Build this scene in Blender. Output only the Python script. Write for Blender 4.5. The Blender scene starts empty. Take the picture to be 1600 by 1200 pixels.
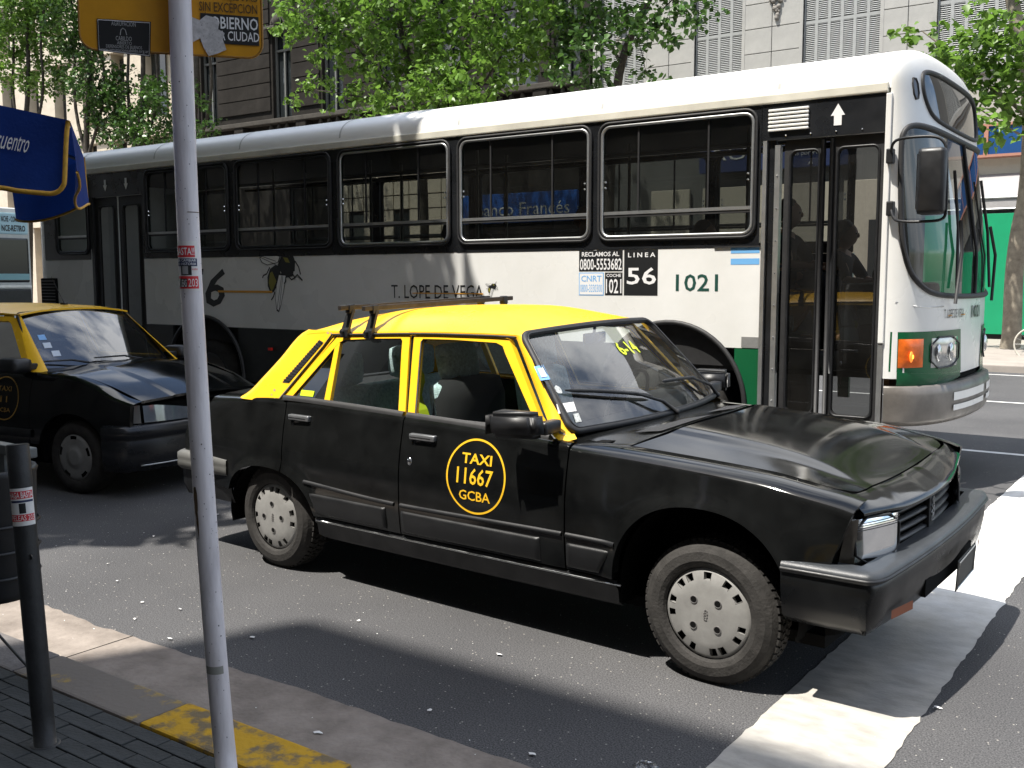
import bpy, bmesh, math, random
import numpy as np
from mathutils import Vector, Matrix
from math import radians as rad, sin, cos, pi
scene = bpy.context.scene
COL = scene.collection
# ------------------------------------------------------------------ camera
FPX = 1587.0
def _axes():
    a = np.array([(-1445-800)/FPX, (437-600)/FPX, 1.0]); b = np.array([(1934-800)/FPX, (434-600)/FPX, 1.0])
    X = -a/np.linalg.norm(a); Y = b - X*(b@X); Y /= np.linalg.norm(Y); Z = np.cross(X, Y)
    return np.stack([X, Y, Z])
RW = _axes(); EYE = np.array([0, 0, 1.70])
cd = bpy.data.cameras.new('camera'); cam = bpy.data.objects.new('camera', cd); COL.objects.link(cam)
cd.sensor_width = 36.0; cd.lens = 36.0*FPX/1600.0; cd.clip_start = 0.05; cd.clip_end = 2000
M = Matrix(((RW[0][0], -RW[0][1], -RW[0][2], 0), (RW[1][0], -RW[1][1], -RW[1][2], 0), (RW[2][0], -RW[2][1], -RW[2][2], EYE[2]), (0, 0, 0, 1)))
cam.matrix_world = M
scene.camera = cam
def ray(u, v): return RW @ np.array([(u-800)/FPX, (v-600)/FPX, 1.0])
def aty(u, v, y): d = ray(u, v); return EYE + d*(y/d[1])
def atx(u, v, x): d = ray(u, v); return EYE + d*(x/d[0])
def atz(u, v, z): d = ray(u, v); return EYE + d*((z-EYE[2])/d[2])
# ------------------------------------------------------------------ light
SA, SB = 0.21, 0.42                       # horizontal travel of sunlight per metre of drop
sun_dir = Vector((SA, SB, -1)).normalized()
world = bpy.data.worlds.new('World'); scene.world = world; world.use_nodes = True
nt = world.node_tree; nt.nodes.clear()
sky = nt.nodes.new('ShaderNodeTexSky'); sky.sky_type = 'NISHITA'; sky.sun_disc = False
sky.sun_elevation = math.asin(-sun_dir.z); sky.sun_rotation = math.atan2(-sun_dir.x, -sun_dir.y)
sky.air_density = 1.0; sky.dust_density = 1.5
bg = nt.nodes.new('ShaderNodeBackground'); bg.inputs[1].default_value = 0.125
out = nt.nodes.new('ShaderNodeOutputWorld')
tcw = nt.nodes.new('ShaderNodeTexCoord'); cn = nt.nodes.new('ShaderNodeTexNoise'); cn.inputs['Scale'].default_value = 2.2; cn.inputs['Detail'].default_value = 9; cn.inputs['Roughness'].default_value = .55
cmp_ = nt.nodes.new('ShaderNodeMapping'); cmp_.inputs['Scale'].default_value = (1, 1, 2.2); cmp_.inputs['Location'].default_value = (3.1, 1.7, 0.4)
nt.links.new(tcw.outputs['Generated'], cmp_.inputs[0]); nt.links.new(cmp_.outputs[0], cn.inputs[0])
cr = nt.nodes.new('ShaderNodeValToRGB'); cr.color_ramp.elements[0].position = .44; cr.color_ramp.elements[1].position = .62; nt.links.new(cn.outputs[0], cr.inputs[0])
cm = nt.nodes.new('ShaderNodeMix'); cm.data_type = 'RGBA'; nt.links.new(cr.outputs[0], cm.inputs[0]); nt.links.new(sky.outputs[0], cm.inputs[6]); cm.inputs[7].default_value = (9.0, 9.2, 9.6, 1)
nt.links.new(cm.outputs[2], bg.inputs[0]); nt.links.new(bg.outputs[0], out.inputs[0])
sd = bpy.data.lights.new('sun', 'SUN'); sd.energy = 4.6; sd.angle = rad(0.53); sd.color = (1.0, 0.95, 0.87)
sun = bpy.data.objects.new('sun', sd); COL.objects.link(sun)
sun.rotation_euler = sun_dir.to_track_quat('-Z', 'Y').to_euler(); sun.location = (-10, -20, 50)
scene.view_settings.view_transform = 'Standard'; scene.view_settings.look = 'None'
scene.view_settings.exposure = 0.95; scene.view_settings.gamma = 1.0
scene.render.engine = 'CYCLES'
scene.cycles.max_bounces = 8; scene.cycles.transparent_max_bounces = 24; scene.cycles.caustics_reflective = False
random.seed(7); rng = np.random.default_rng(11)

# ------------------------------------------------------------------ materials
MATS = {}
def mat(name, col, rough=0.6, metal=0.0, spec=0.5, nz=0.0, nscale=8.0, bump=0.0, bscale=60.0, rn=0.0, col2=None, coat=0.0, stretch=None, thr=None, isl=0.0, trans=0.0):
    if name in MATS: return MATS[name]
    m = bpy.data.materials.new(name); m.use_nodes = True; n = m.node_tree.nodes; l = m.node_tree.links
    b = n['Principled BSDF']
    b.inputs['Base Color'].default_value = (*col, 1); b.inputs['Roughness'].default_value = rough
    b.inputs['Metallic'].default_value = metal; b.inputs['Specular IOR Level'].default_value = spec
    b.inputs['Coat Weight'].default_value = coat; b.inputs['Coat Roughness'].default_value = 0.05
    geo = n.new('ShaderNodeTexCoord'); vec = geo.outputs['Object']
    if stretch:
        mp = n.new('ShaderNodeMapping'); mp.inputs['Scale'].default_value = stretch; l.new(vec, mp.inputs[0]); vec = mp.outputs[0]
    colsock = None
    if nz > 0 or col2 is not None:
        t = n.new('ShaderNodeTexNoise'); t.inputs['Scale'].default_value = nscale; t.inputs['Detail'].default_value = 7; t.inputs['Roughness'].default_value = 0.65
        l.new(vec, t.inputs[0])
        r = n.new('ShaderNodeValToRGB'); l.new(t.outputs[0], r.inputs[0])
        lo, hi = (0.3, 0.7) if thr is None else thr
        r.color_ramp.elements[0].position = lo; r.color_ramp.elements[1].position = hi
        c2 = col2 if col2 is not None else tuple(min(1, c*(1+nz)) for c in col)
        c1 = col if col2 is not None else tuple(c*(1-nz) for c in col)
        r.color_ramp.elements[0].color = (*c1, 1); r.color_ramp.elements[1].color = (*c2, 1)
        colsock = r.outputs[0]
    if isl > 0:
        g = n.new('ShaderNodeNewGeometry'); mr = n.new('ShaderNodeMapRange'); l.new(g.outputs['Random Per Island'], mr.inputs[0])
        mr.inputs[3].default_value = 1-isl; mr.inputs[4].default_value = 1+isl
        hs = n.new('ShaderNodeHueSaturation'); l.new(mr.outputs[0], hs.inputs['Value'])
        if colsock: l.new(colsock, hs.inputs['Color'])
        else: hs.inputs['Color'].default_value = (*col, 1)
        colsock = hs.outputs[0]
    if colsock: l.new(colsock, b.inputs['Base Color'])
    if rn > 0:
        t2 = n.new('ShaderNodeTexNoise'); t2.inputs['Scale'].default_value = nscale*0.7; t2.inputs['Detail'].default_value = 6; l.new(vec, t2.inputs[0])
        mr = n.new('ShaderNodeMapRange'); mr.inputs[1].default_value = 0.3; mr.inputs[2].default_value = 0.7
        mr.inputs[3].default_value = max(0.01, rough-rn); mr.inputs[4].default_value = rough+rn
        l.new(t2.outputs[0], mr.inputs[0]); l.new(mr.outputs[0], b.inputs['Roughness'])
    if bump > 0:
        t3 = n.new('ShaderNodeTexNoise'); t3.inputs['Scale'].default_value = bscale; t3.inputs['Detail'].default_value = 5; l.new(vec, t3.inputs[0])
        bp = n.new('ShaderNodeBump'); bp.inputs['Strength'].default_value = bump; bp.inputs['Distance'].default_value = 0.01
        l.new(t3.outputs[0], bp.inputs['Height']); l.new(bp.outputs[0], b.inputs['Normal'])
    if trans > 0:
        tr = n.new('ShaderNodeBsdfTranslucent'); mx = n.new('ShaderNodeMixShader'); mx.inputs[0].default_value = trans
        if colsock: l.new(colsock, tr.inputs[0])
        else: tr.inputs[0].default_value = (*col, 1)
        l.new(b.outputs[0], mx.inputs[1]); l.new(tr.outputs[0], mx.inputs[2]); l.new(mx.outputs[0], n['Material Output'].inputs[0])
    MATS[name] = m
    return m
def glassmat(name, tint, refl=(1, 1, 1), ior=1.5, rough=0.0, dirt=0.0):
    m = bpy.data.materials.new(name); m.use_nodes = True; n = m.node_tree.nodes; l = m.node_tree.links
    n.remove(n['Principled BSDF'])
    tr = n.new('ShaderNodeBsdfTransparent'); tr.inputs[0].default_value = (*tint, 1)
    gl = n.new('ShaderNodeBsdfGlossy'); gl.inputs[0].default_value = (*refl, 1); gl.inputs['Roughness'].default_value = rough
    fr = n.new('ShaderNodeFresnel'); fr.inputs[0].default_value = ior
    mx = n.new('ShaderNodeMixShader'); l.new(fr.outputs[0], mx.inputs[0]); l.new(tr.outputs[0], mx.inputs[1]); l.new(gl.outputs[0], mx.inputs[2])
    last = mx.outputs[0]
    if dirt > 0:
        df = n.new('ShaderNodeBsdfDiffuse'); df.inputs[0].default_value = (0.5, 0.48, 0.44, 1)
        tc = n.new('ShaderNodeTexCoord'); t = n.new('ShaderNodeTexNoise'); t.inputs['Scale'].default_value = 3.0; t.inputs['Detail'].default_value = 8; l.new(tc.outputs['Object'], t.inputs[0])
        mr = n.new('ShaderNodeMapRange'); mr.inputs[1].default_value = 0.35; mr.inputs[2].default_value = 0.75; mr.inputs[3].default_value = dirt*0.3; mr.inputs[4].default_value = dirt
        l.new(t.outputs[0], mr.inputs[0])
        m2 = n.new('ShaderNodeMixShader'); l.new(mr.outputs[0], m2.inputs[0]); l.new(last, m2.inputs[1]); l.new(df.outputs[0], m2.inputs[2]); last = m2.outputs[0]
    l.new(last, n['Material Output'].inputs[0]); MATS[name] = m
    return m
carblack = mat('black_paint', (0.0068, 0.0072, 0.0072), 0.10, 0, 0.5, nz=0.5, nscale=5, rn=0.06, bump=0.015, bscale=5)
yellow = mat('yellow_paint', (0.86, 0.47, 0.014), 0.28, 0, 0.45, col2=(0.93, 0.54, 0.03), nscale=2.2, rn=0.12, bump=.02, bscale=3)
rubber = mat('rubber', (0.018, 0.018, 0.019), 0.6, nz=0.3, nscale=30)
tyre = mat('tyre_rubber', (0.035, 0.033, 0.031), 0.8, 0, 0.3, nz=0.35, nscale=14, bump=0.3, bscale=90)
plastic = mat('black_plastic', (0.011, 0.0115, 0.013), 0.45, nz=0.3, nscale=12, rn=0.1, bump=0.1, bscale=300)
bumperm = mat('bumper_plastic', (0.034, 0.038, 0.043), 0.42, nz=0.25, nscale=6, rn=0.08, bump=0.12, bscale=250)
greypl = mat('grey_plastic', (0.19, 0.19, 0.185), 0.5, nz=0.15, nscale=10)
silver = mat('hubcap_paint', (0.36, 0.355, 0.34), 0.42, 0.35, nz=0.18, nscale=9, rn=0.08)
chrome = mat('bright_metal', (0.62, 0.63, 0.64), 0.22, 1.0, nz=0.1, nscale=12, rn=0.1)
alum = mat('aluminium', (0.50, 0.51, 0.51), 0.38, 0.85, nz=0.12, nscale=10)
dark = mat('dark_void', (0.006, 0.006, 0.006), 0.9, 0, 0.1)
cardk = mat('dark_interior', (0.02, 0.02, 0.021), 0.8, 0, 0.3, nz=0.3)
white = mat('white_paint', (0.78, 0.78, 0.76), 0.3, 0, 0.5, nz=0.06, nscale=2.5, rn=0.1, coat=0.2)
buswhite = mat('bus_white', (0.80, 0.80, 0.78), 0.28, 0, 0.5, col2=(0.70, 0.70, 0.67), nscale=1.4, rn=0.08, bump=0.03, bscale=2)
busgreen = mat('bus_green', (0.006, 0.095, 0.035), 0.25, 0, 0.5, nz=0.12, nscale=2, rn=0.08)
busblack = mat('bus_black', (0.012, 0.013, 0.015), 0.3, 0, 0.5, nz=0.3, nscale=5, rn=0.1)
skirtdk = mat('skirt_dark', (0.012, 0.014, 0.013), 0.5, nz=0.4)
green_ink = mat('dark_green_ink', (0.015, 0.07, 0.055), 0.4)
ink = mat('black_ink', (0.012, 0.013, 0.014), 0.45)
whiteink = mat('white_ink', (0.78, 0.78, 0.78), 0.5)
yellowink = mat('yellow_ink', (0.88, 0.50, 0.02), 0.5, nz=0.08)
orangeink = mat('orange_ink', (0.75, 0.36, 0.04), 0.5)
blueink = mat('light_blue_ink', (0.16, 0.42, 0.76), 0.5)
redink = mat('red_ink', (0.62, 0.03, 0.04), 0.5)
paper = mat('paper', (0.74, 0.73, 0.71), 0.8, nz=0.08, nscale=30)
limeink = mat('lime_ink', (0.55, 0.70, 0.02), 0.5)
polem = mat('pole_paint', (0.48, 0.455, 0.47), 0.45, 0, 0.4, col2=(0.70, 0.67, 0.69), nscale=9, stretch=(1, 1, .22), bump=0.25, bscale=45, thr=(.28, .52), rn=.1)
signm = mat('sign_orange', (0.62, 0.29, 0.012), 0.4, nz=0.14, nscale=6, rn=0.08)
boll = mat('bollard_paint', (0.022, 0.023, 0.024), 0.55, nz=0.4, nscale=12, bump=0.2, bscale=60)
bluecl = mat('blue_canvas', (0.010, 0.040, 0.22), 0.8, 0, 0.2, nz=0.22, nscale=5, bump=0.15, bscale=120, trans=0.25)
goldcl = mat('gold_braid', (0.55, 0.30, 0.03), 0.7, nz=0.2, nscale=40)
weave = mat('woven_seat_cover', (0.46, 0.60, 0.61), 0.95, nz=0.35, nscale=55, bump=0.8, bscale=140)
amber = mat('amber_lens', (0.55, 0.10, 0.01), 0.2, 0, 0.6, nz=0.2, nscale=30)
redlens = mat('red_lens', (0.45, 0.02, 0.01), 0.2)
lensm = mat('headlamp_lens', (0.20, 0.19, 0.165), 0.07, 0.6, 0.7, nz=0.45, nscale=5, coat=0.6)
bark = mat('bark', (0.14, 0.12, 0.095), 0.9, 0, 0.2, col2=(0.30, 0.27, 0.21), nscale=5, bump=0.6, bscale=20)
barkdk = mat('bark_dark', (0.06, 0.052, 0.042), 0.9, 0, 0.2, nz=0.4, nscale=8, bump=0.5, bscale=20)
leafA = mat('leaf_bright', (0.13, 0.24, 0.035), 0.42, 0, 0.5, isl=0.45, trans=0.45)
leafB = mat('leaf_deep', (0.055, 0.12, 0.022), 0.34, 0, 0.5, isl=0.45, trans=0.35)
skin = mat('skin', (0.45, 0.25, 0.17), 0.55)
glass_car = glassmat('car_glass', (0.84, 0.88, 0.86), ior=1.33)
glass_ws = glassmat('windshield_glass', (0.74, 0.78, 0.76), ior=1.95, dirt=0.04)
glass_bus = glassmat('bus_glass', (0.36, 0.38, 0.37), ior=1.45, dirt=0.012)
glass_busws = glassmat('bus_windshield_glass', (0.19, 0.21, 0.205), ior=1.6, dirt=0.03)

# ------------------------------------------------------------------ object helpers
ORG = {}                                   # root/part -> offset of its frame in the coordinates its vertices are given in
def finish(o, parent, kind):
    if parent is not None: o.parent = parent; ORG[o.name] = ORG.get(parent.name, (0, 0, 0))
    if kind: o['kind'] = kind
    COL.objects.link(o)
    return o
def mk(name, verts, faces, m, parent=None, smooth=False, kind=None, off=None, fm=None):
    v = np.asarray(verts, float)
    if off is None: off = ORG.get(parent.name, (0, 0, 0)) if parent is not None else (0, 0, 0)
    me = bpy.data.meshes.new(name); me.from_pydata((v-np.asarray(off)).tolist(), [], [list(map(int, f)) for f in faces])
    ms = m if isinstance(m, (list, tuple)) else [m]
    for q in ms: me.materials.append(q)
    if fm is not None: me.polygons.foreach_set('material_index', np.asarray(fm, dtype=np.int32))
    if smooth: me.polygons.foreach_set('use_smooth', [True]*len(me.polygons))
    me.update()
    return finish(bpy.data.objects.new(name, me), parent, kind)
def thing(name, label, cat, loc=(0, 0, 0), rz=0.0, group=None, local=False):
    o = bpy.data.objects.new(name, None); o.location = loc; o.rotation_euler = (0, 0, rz); o.empty_display_size = 0.1
    COL.objects.link(o); o['label'] = label; o['category'] = cat
    if group: o['group'] = group
    ORG[o.name] = (0, 0, 0) if local else tuple(loc)
    return o
def tag(o, label, cat, group=None):
    o['label'] = label; o['category'] = cat
    if group: o['group'] = group
    return o
class B:
    """collects shapes into one mesh"""
    def __init__(s): s.v = []; s.f = []; s.m = []; s.cur = 0
    def add(s, vs, fs):
        k = len(s.v); s.v += [tuple(map(float, p)) for p in vs]; s.f += [[i+k for i in f] for f in fs]; s.m += [s.cur]*len(fs); return s
    def box(s, x0, x1, y0, y1, z0, z1):
        return s.add([(x0,y0,z0),(x1,y0,z0),(x1,y1,z0),(x0,y1,z0),(x0,y0,z1),(x1,y0,z1),(x1,y1,z1),(x0,y1,z1)],
                     [(0,3,2,1),(4,5,6,7),(0,1,5,4),(1,2,6,5),(2,3,7,6),(3,0,4,7)])
    def cbox(s, x0, x1, y0, y1, z0, z1, b=0.01):
        """box with chamfered edges"""
        bm = bmesh.new(); bmesh.ops.create_cube(bm, size=1)
        for v in bm.verts: v.co = Vector(((x0+x1)/2+v.co.x*(x1-x0), (y0+y1)/2+v.co.y*(y1-y0), (z0+z1)/2+v.co.z*(z1-z0)))
        bmesh.ops.bevel(bm, geom=list(bm.edges), offset=b, segments=2, affect='EDGES', profile=0.6)
        bm.verts.ensure_lookup_table(); s.add([v.co for v in bm.verts], [[v.index for v in f.verts] for f in bm.faces]); bm.free(); return s
    def grid(s, P, closeu=False, closev=False):
        P = np.asarray(P, float); nu, nv = P.shape[:2]; fs = []
        for i in range(nu if closeu else nu-1):
            for j in range(nv if closev else nv-1):
                a = i*nv+j; b = ((i+1) % nu)*nv+j; c = ((i+1) % nu)*nv+(j+1) % nv; d = i*nv+(j+1) % nv
                fs.append((a, b, c, d))
        return s.add(P.reshape(-1, 3), fs)
    def tube(s, pts, r, n=8, closed=False, caps=True):
        pts = [Vector(p) for p in pts]; N = len(pts); rr = r if isinstance(r, (list, tuple)) else [r]*N
        rings = []; up = None
        for i in range(N):
            a = pts[(i-1) % N] if (closed or i > 0) else pts[i]; b = pts[(i+1) % N] if (closed or i < N-1) else pts[i]
            t = (b-a).normalized()
            if up is None: up = Vector((0, 0, 1)) if abs(t.z) < .9 else Vector((1, 0, 0))
            x = t.cross(up); x = x.normalized() if x.length > 1e-6 else Vector((1, 0, 0)); y = x.cross(t).normalized(); up = y
            rings.append([pts[i]+(x*cos(2*pi*k/n)+y*sin(2*pi*k/n))*rr[i] for k in range(n)])
        k0 = len(s.v)
        s.grid(np.array([[tuple(p) for p in q] for q in rings]), closeu=closed, closev=True)
        if caps and not closed:
            s.f.append([k0+k for k in range(n)][::-1]); s.f.append([k0+(N-1)*n+k for k in range(n)]); s.m += [s.cur]*2
        return s
    def lathe(s, prof, n=32, c=(0, 0, 0), axis='z'):
        P = []
        for k in range(n):
            a = 2*pi*k/n
            row = []
            for (r, h) in prof:
                if axis == 'z': row.append((c[0]+r*cos(a), c[1]+r*sin(a), c[2]+h))
                elif axis == 'y': row.append((c[0]+r*cos(a), c[1]+h, c[2]+r*sin(a)))
                else: row.append((c[0]+h, c[1]+r*cos(a), c[2]+r*sin(a)))
            P.append(row)
        return s.grid(P, closeu=True)
    def prism(s, poly, d):
        """poly: list of 3d points, d: extrusion vector"""
        n = len(poly); p = [Vector(q) for q in poly]; d = Vector(d)
        return s.add(p+[q+d for q in p], [list(range(n))[::-1], [n+i for i in range(n)]]+[(i, (i+1) % n, n+(i+1) % n, n+i) for i in range(n)])
    def sweep(s, path, sect, closed=False):
        """path: (x,y) plan; sect: (outward, z)"""
        path = np.asarray(path, float); t = np.gradient(path, axis=0); t /= np.linalg.norm(t, axis=1)[:, None]
        nrm = np.stack([t[:, 1], -t[:, 0]], 1)
        P = [[(path[i][0]+nrm[i][0]*o, path[i][1]+nrm[i][1]*o, z) for (o, z) in sect] for i in range(len(path))]
        return s.grid(P, closev=closed)
    def ball(s, c, r, n=10, m=7):
        P = []
        rx, ry, rz = r if isinstance(r, (tuple, list)) else (r, r, r)
        for j in range(m+1):
            th = pi*j/m; P.append([(c[0]+rx*sin(th)*cos(2*pi*k/n), c[1]+ry*sin(th)*sin(2*pi*k/n), c[2]+rz*cos(th)) for k in range(n)])
        return s.grid(P, closev=True)
    def mk(s, name, m, parent=None, smooth=False, kind=None, off=None, xf=None):
        v = s.v
        if xf is not None: v = [xf(p) for p in v]
        return mk(name, v, s.f, m, parent, smooth, kind, off, s.m if isinstance(m, (list, tuple)) else None)
def mks(b, name, m, parent=None, smooth=False, xf=None, kind=None):
    """every separate piece of the collected mesh becomes an object of its own"""
    par = list(range(len(b.v)))
    def find(i):
        while par[i] != i: par[i] = par[par[i]]; i = par[i]
        return i
    for f in b.f:
        r = find(f[0])
        for i in f[1:]: par[find(i)] = r
    grp = {}
    for f in b.f: grp.setdefault(find(f[0]), []).append(f)
    out = []
    for fs in grp.values():
        ids = sorted(set(i for f in fs for i in f)); mp = {a: k for k, a in enumerate(ids)}
        out.append(mk(name, [xf(b.v[i]) if xf else b.v[i] for i in ids], [[mp[i] for i in f] for f in fs], m, parent, smooth, kind))
    return out
def spl(xs, ys):
    xs = np.asarray(xs, float); ys = np.asarray(ys, float); d = np.diff(ys)/np.diff(xs); m = np.zeros(len(xs)); m[0] = d[0]; m[-1] = d[-1]
    for i in range(1, len(xs)-1): m[i] = 0 if d[i-1]*d[i] <= 0 else 2*d[i-1]*d[i]/(d[i-1]+d[i])
    def f(x):
        x = np.clip(np.asarray(x, float), xs[0], xs[-1]); i = np.clip(np.searchsorted(xs, x)-1, 0, len(xs)-2)
        h = xs[i+1]-xs[i]; t = (x-xs[i])/h
        return (1+2*t)*(1-t)**2*ys[i]+t*(1-t)**2*h*m[i]+t*t*(3-2*t)*ys[i+1]+t*t*(t-1)*h*m[i+1]
    return f
def rrect(x0, x1, z0, z1, r, n=5):
    """rounded rectangle outline"""
    out = []
    for (cx, cz, a0) in ((x1-r, z1-r, 0), (x0+r, z1-r, 90), (x0+r, z0+r, 180), (x1-r, z0+r, 270)):
        for k in range(n+1):
            a = rad(a0+90*k/n); out.append((cx+r*cos(a), cz+r*sin(a)))
    return out
def inpoly(px, pz, poly):
    c = False; n = len(poly); j = n-1
    for i in range(n):
        xi, zi = poly[i]; xj, zj = poly[j]
        if (zi > pz) != (zj > pz) and px < (xj-xi)*(pz-zi)/(zj-zi)+xi: c = not c
        j = i
    return c
def chaikin(pts, n=2, closed=True):
    pts = [np.array(p, float) for p in pts]
    for _ in range(n):
        q = []; N = len(pts)
        for i in range(N if closed else N-1):
            a, b = pts[i], pts[(i+1) % N]; q += [a*.75+b*.25, a*.25+b*.75]
        if not closed: q = [pts[0]]+q+[pts[-1]]
        pts = q
    return pts
_tc = {}
def textmesh(s, bold=0.0, shear=0.0):
    k = (s, bold, shear)
    if k not in _tc:
        c = bpy.data.curves.new('txt', 'FONT'); c.body = s; c.offset = bold; c.shear = shear; c.resolution_u = 2
        o = bpy.data.objects.new('txt', c); COL.objects.link(o); dg = bpy.context.evaluated_depsgraph_get(); dg.update()
        me = o.evaluated_get(dg).to_mesh(); v = np.array([tuple(q.co) for q in me.vertices]); f = [list(p.vertices) for p in me.polygons]
        o.evaluated_get(dg).to_mesh_clear(); bpy.data.objects.remove(o); bpy.data.curves.remove(c)
        lo, hi = v[:, :2].min(0), v[:, :2].max(0); v[:, :2] = (v[:, :2]-lo)/(hi-lo); _tc[k] = (v, f)
    return _tc[k]
def text(s, m, parent, fn, x0, x1, z0, z1, bold=0.0, shear=0.0, name='lettering'):
    """fits text into the box x0..x1,z0..z1; fn(a,b) maps to 3d"""
    v, f = textmesh(s, bold, shear)
    return mk(name, [fn(x0+(x1-x0)*p[0], z0+(z1-z0)*p[1]) for p in v], f, m, parent)
def copytree(root, loc, rz=None):
    r = root.copy(); COL.objects.link(r); r.location = loc
    if rz is not None: r.rotation_euler = (0, 0, rz)
    for c in list(root.children):
        d = c.copy(); COL.objects.link(d); d.parent = r
        for g in c.children:
            e = g.copy(); COL.objects.link(e); e.parent = d
    return r
def hemgrid(P, d, m, name, parent, edges='lrtb', w=0.02, xf=None, smooth=True):
    """curved sheet with folded-in edges; d: inward direction vector (function of point or constant)"""
    P = np.asarray(P, float); b = B(); b.grid(P)
    D = np.asarray(d, float)*w
    if 'l' in edges: b.grid([P[0], P[0]+D])
    if 'r' in edges: b.grid([P[-1], P[-1]+D])
    if 'b' in edges: b.grid([P[:, 0], P[:, 0]+D])
    if 't' in edges: b.grid([P[:, -1], P[:, -1]+D])
    return b.mk(name, m, parent, smooth, xf=xf)
# ------------------------------------------------------------------ ground, road, pavements
def struct(name, b, m, smooth=False): return b.mk(name, m, None, smooth, kind='structure')
def asphalt_mat():
    m = mat('asphalt', (0.058, 0.058, 0.061), 0.85, 0, 0.3); n = m.node_tree.nodes; l = m.node_tree.links; b = n['Principled BSDF']
    tc = n.new('ShaderNodeTexCoord')
    t = n.new('ShaderNodeTexNoise'); t.inputs['Scale'].default_value = 0.7; t.inputs['Detail'].default_value = 8; l.new(tc.outputs['Object'], t.inputs[0])
    r = n.new('ShaderNodeValToRGB'); r.color_ramp.elements[0].position = .3; r.color_ramp.elements[1].position = .72
    r.color_ramp.elements[0].color = (.066, .066, .069, 1); r.color_ramp.elements[1].color = (.102, .101, .103, 1); l.new(t.outputs[0], r.inputs[0])
    t2 = n.new('ShaderNodeTexNoise'); t2.inputs['Scale'].default_value = 150; t2.inputs['Detail'].default_value = 3; l.new(tc.outputs['Object'], t2.inputs[0])
    r2 = n.new('ShaderNodeValToRGB'); r2.color_ramp.elements[0].position = .35; r2.color_ramp.elements[1].position = .68
    r2.color_ramp.elements[0].color = (.45, .45, .45, 1); r2.color_ramp.elements[1].color = (1.5, 1.5, 1.5, 1); l.new(t2.outputs[0], r2.inputs[0])
    mx = n.new('ShaderNodeMix'); mx.data_type = 'RGBA'; mx.blend_type = 'MULTIPLY'; mx.inputs[0].default_value = 1; l.new(r.outputs[0], mx.inputs[6]); l.new(r2.outputs[0], mx.inputs[7])
    vo = n.new('ShaderNodeTexVoronoi'); vo.inputs['Scale'].default_value = 42; l.new(tc.outputs['Object'], vo.inputs[0])
    c = n.new('ShaderNodeMath'); c.operation = 'LESS_THAN'; c.inputs[1].default_value = .16; l.new(vo.outputs['Distance'], c.inputs[0])
    sp = n.new('ShaderNodeSeparateColor'); l.new(vo.outputs['Color'], sp.inputs[0])
    g = n.new('ShaderNodeMath'); g.operation = 'GREATER_THAN'; g.inputs[1].default_value = .80; l.new(sp.outputs[0], g.inputs[0])
    mu = n.new('ShaderNodeMath'); mu.operation = 'MULTIPLY'; l.new(c.outputs[0], mu.inputs[0]); l.new(g.outputs[0], mu.inputs[1])
    mx2 = n.new('ShaderNodeMix'); mx2.data_type = 'RGBA'; l.new(mu.outputs[0], mx2.inputs[0]); l.new(mx.outputs[2], mx2.inputs[6]); mx2.inputs[7].default_value = (.34, .32, .29, 1)
    l.new(mx2.outputs[2], b.inputs['Base Color'])
    bp = n.new('ShaderNodeBump'); bp.inputs['Strength'].default_value = .5; bp.inputs['Distance'].default_value = .006; l.new(t2.outputs[0], bp.inputs['Height']); l.new(bp.outputs[0], b.inputs['Normal'])
    return m
asph = asphalt_mat()
conc = mat('gutter_concrete', (0.17, 0.145, 0.125), 0.9, 0, 0.2, col2=(0.31, 0.27, 0.235), nscale=4.5, bump=0.5, bscale=50, thr=(.32, .68))
kerbm = mat('kerb_granite', (0.15, 0.14, 0.135), 0.85, 0, 0.3, nz=0.3, nscale=9, bump=0.4, bscale=60)
kerbyel = mat('kerb_yellow', (0.17, 0.13, 0.075), 0.85, 0, 0.3, col2=(0.50, 0.29, 0.018), nscale=9, bump=0.8, bscale=26, thr=(.42, .53))
kerbfade = mat('kerb_faded', (0.17, 0.15, 0.13), 0.85, 0, 0.3, col2=(0.40, 0.27, 0.05), nscale=5, bump=0.4, bscale=40, thr=(.58, .68))
tilem = mat('paving_brick', (0.043, 0.047, 0.048), 0.75, 0, 0.3, nz=0.3, nscale=7, bump=0.35, bscale=70, isl=0.0)
grout = mat('paving_joint', (0.018, 0.019, 0.019), 0.95, nz=0.3)
farpave = mat('far_paving', (0.30, 0.27, 0.24), 0.85, nz=0.15, nscale=2)
struct('ground', B().add([(-500,-500,-.03),(500,-500,-.03),(500,500,-.03),(-500,500,-.03)], [(0,1,2,3)]), mat('earth', (.14, .13, .12), .95, nz=.2))
struct('road', B().add([(-160,2.20,0),(90,2.20,0),(90,20.1,0),(-160,20.1,0)], [(0,1,2,3)]), asph)
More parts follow.
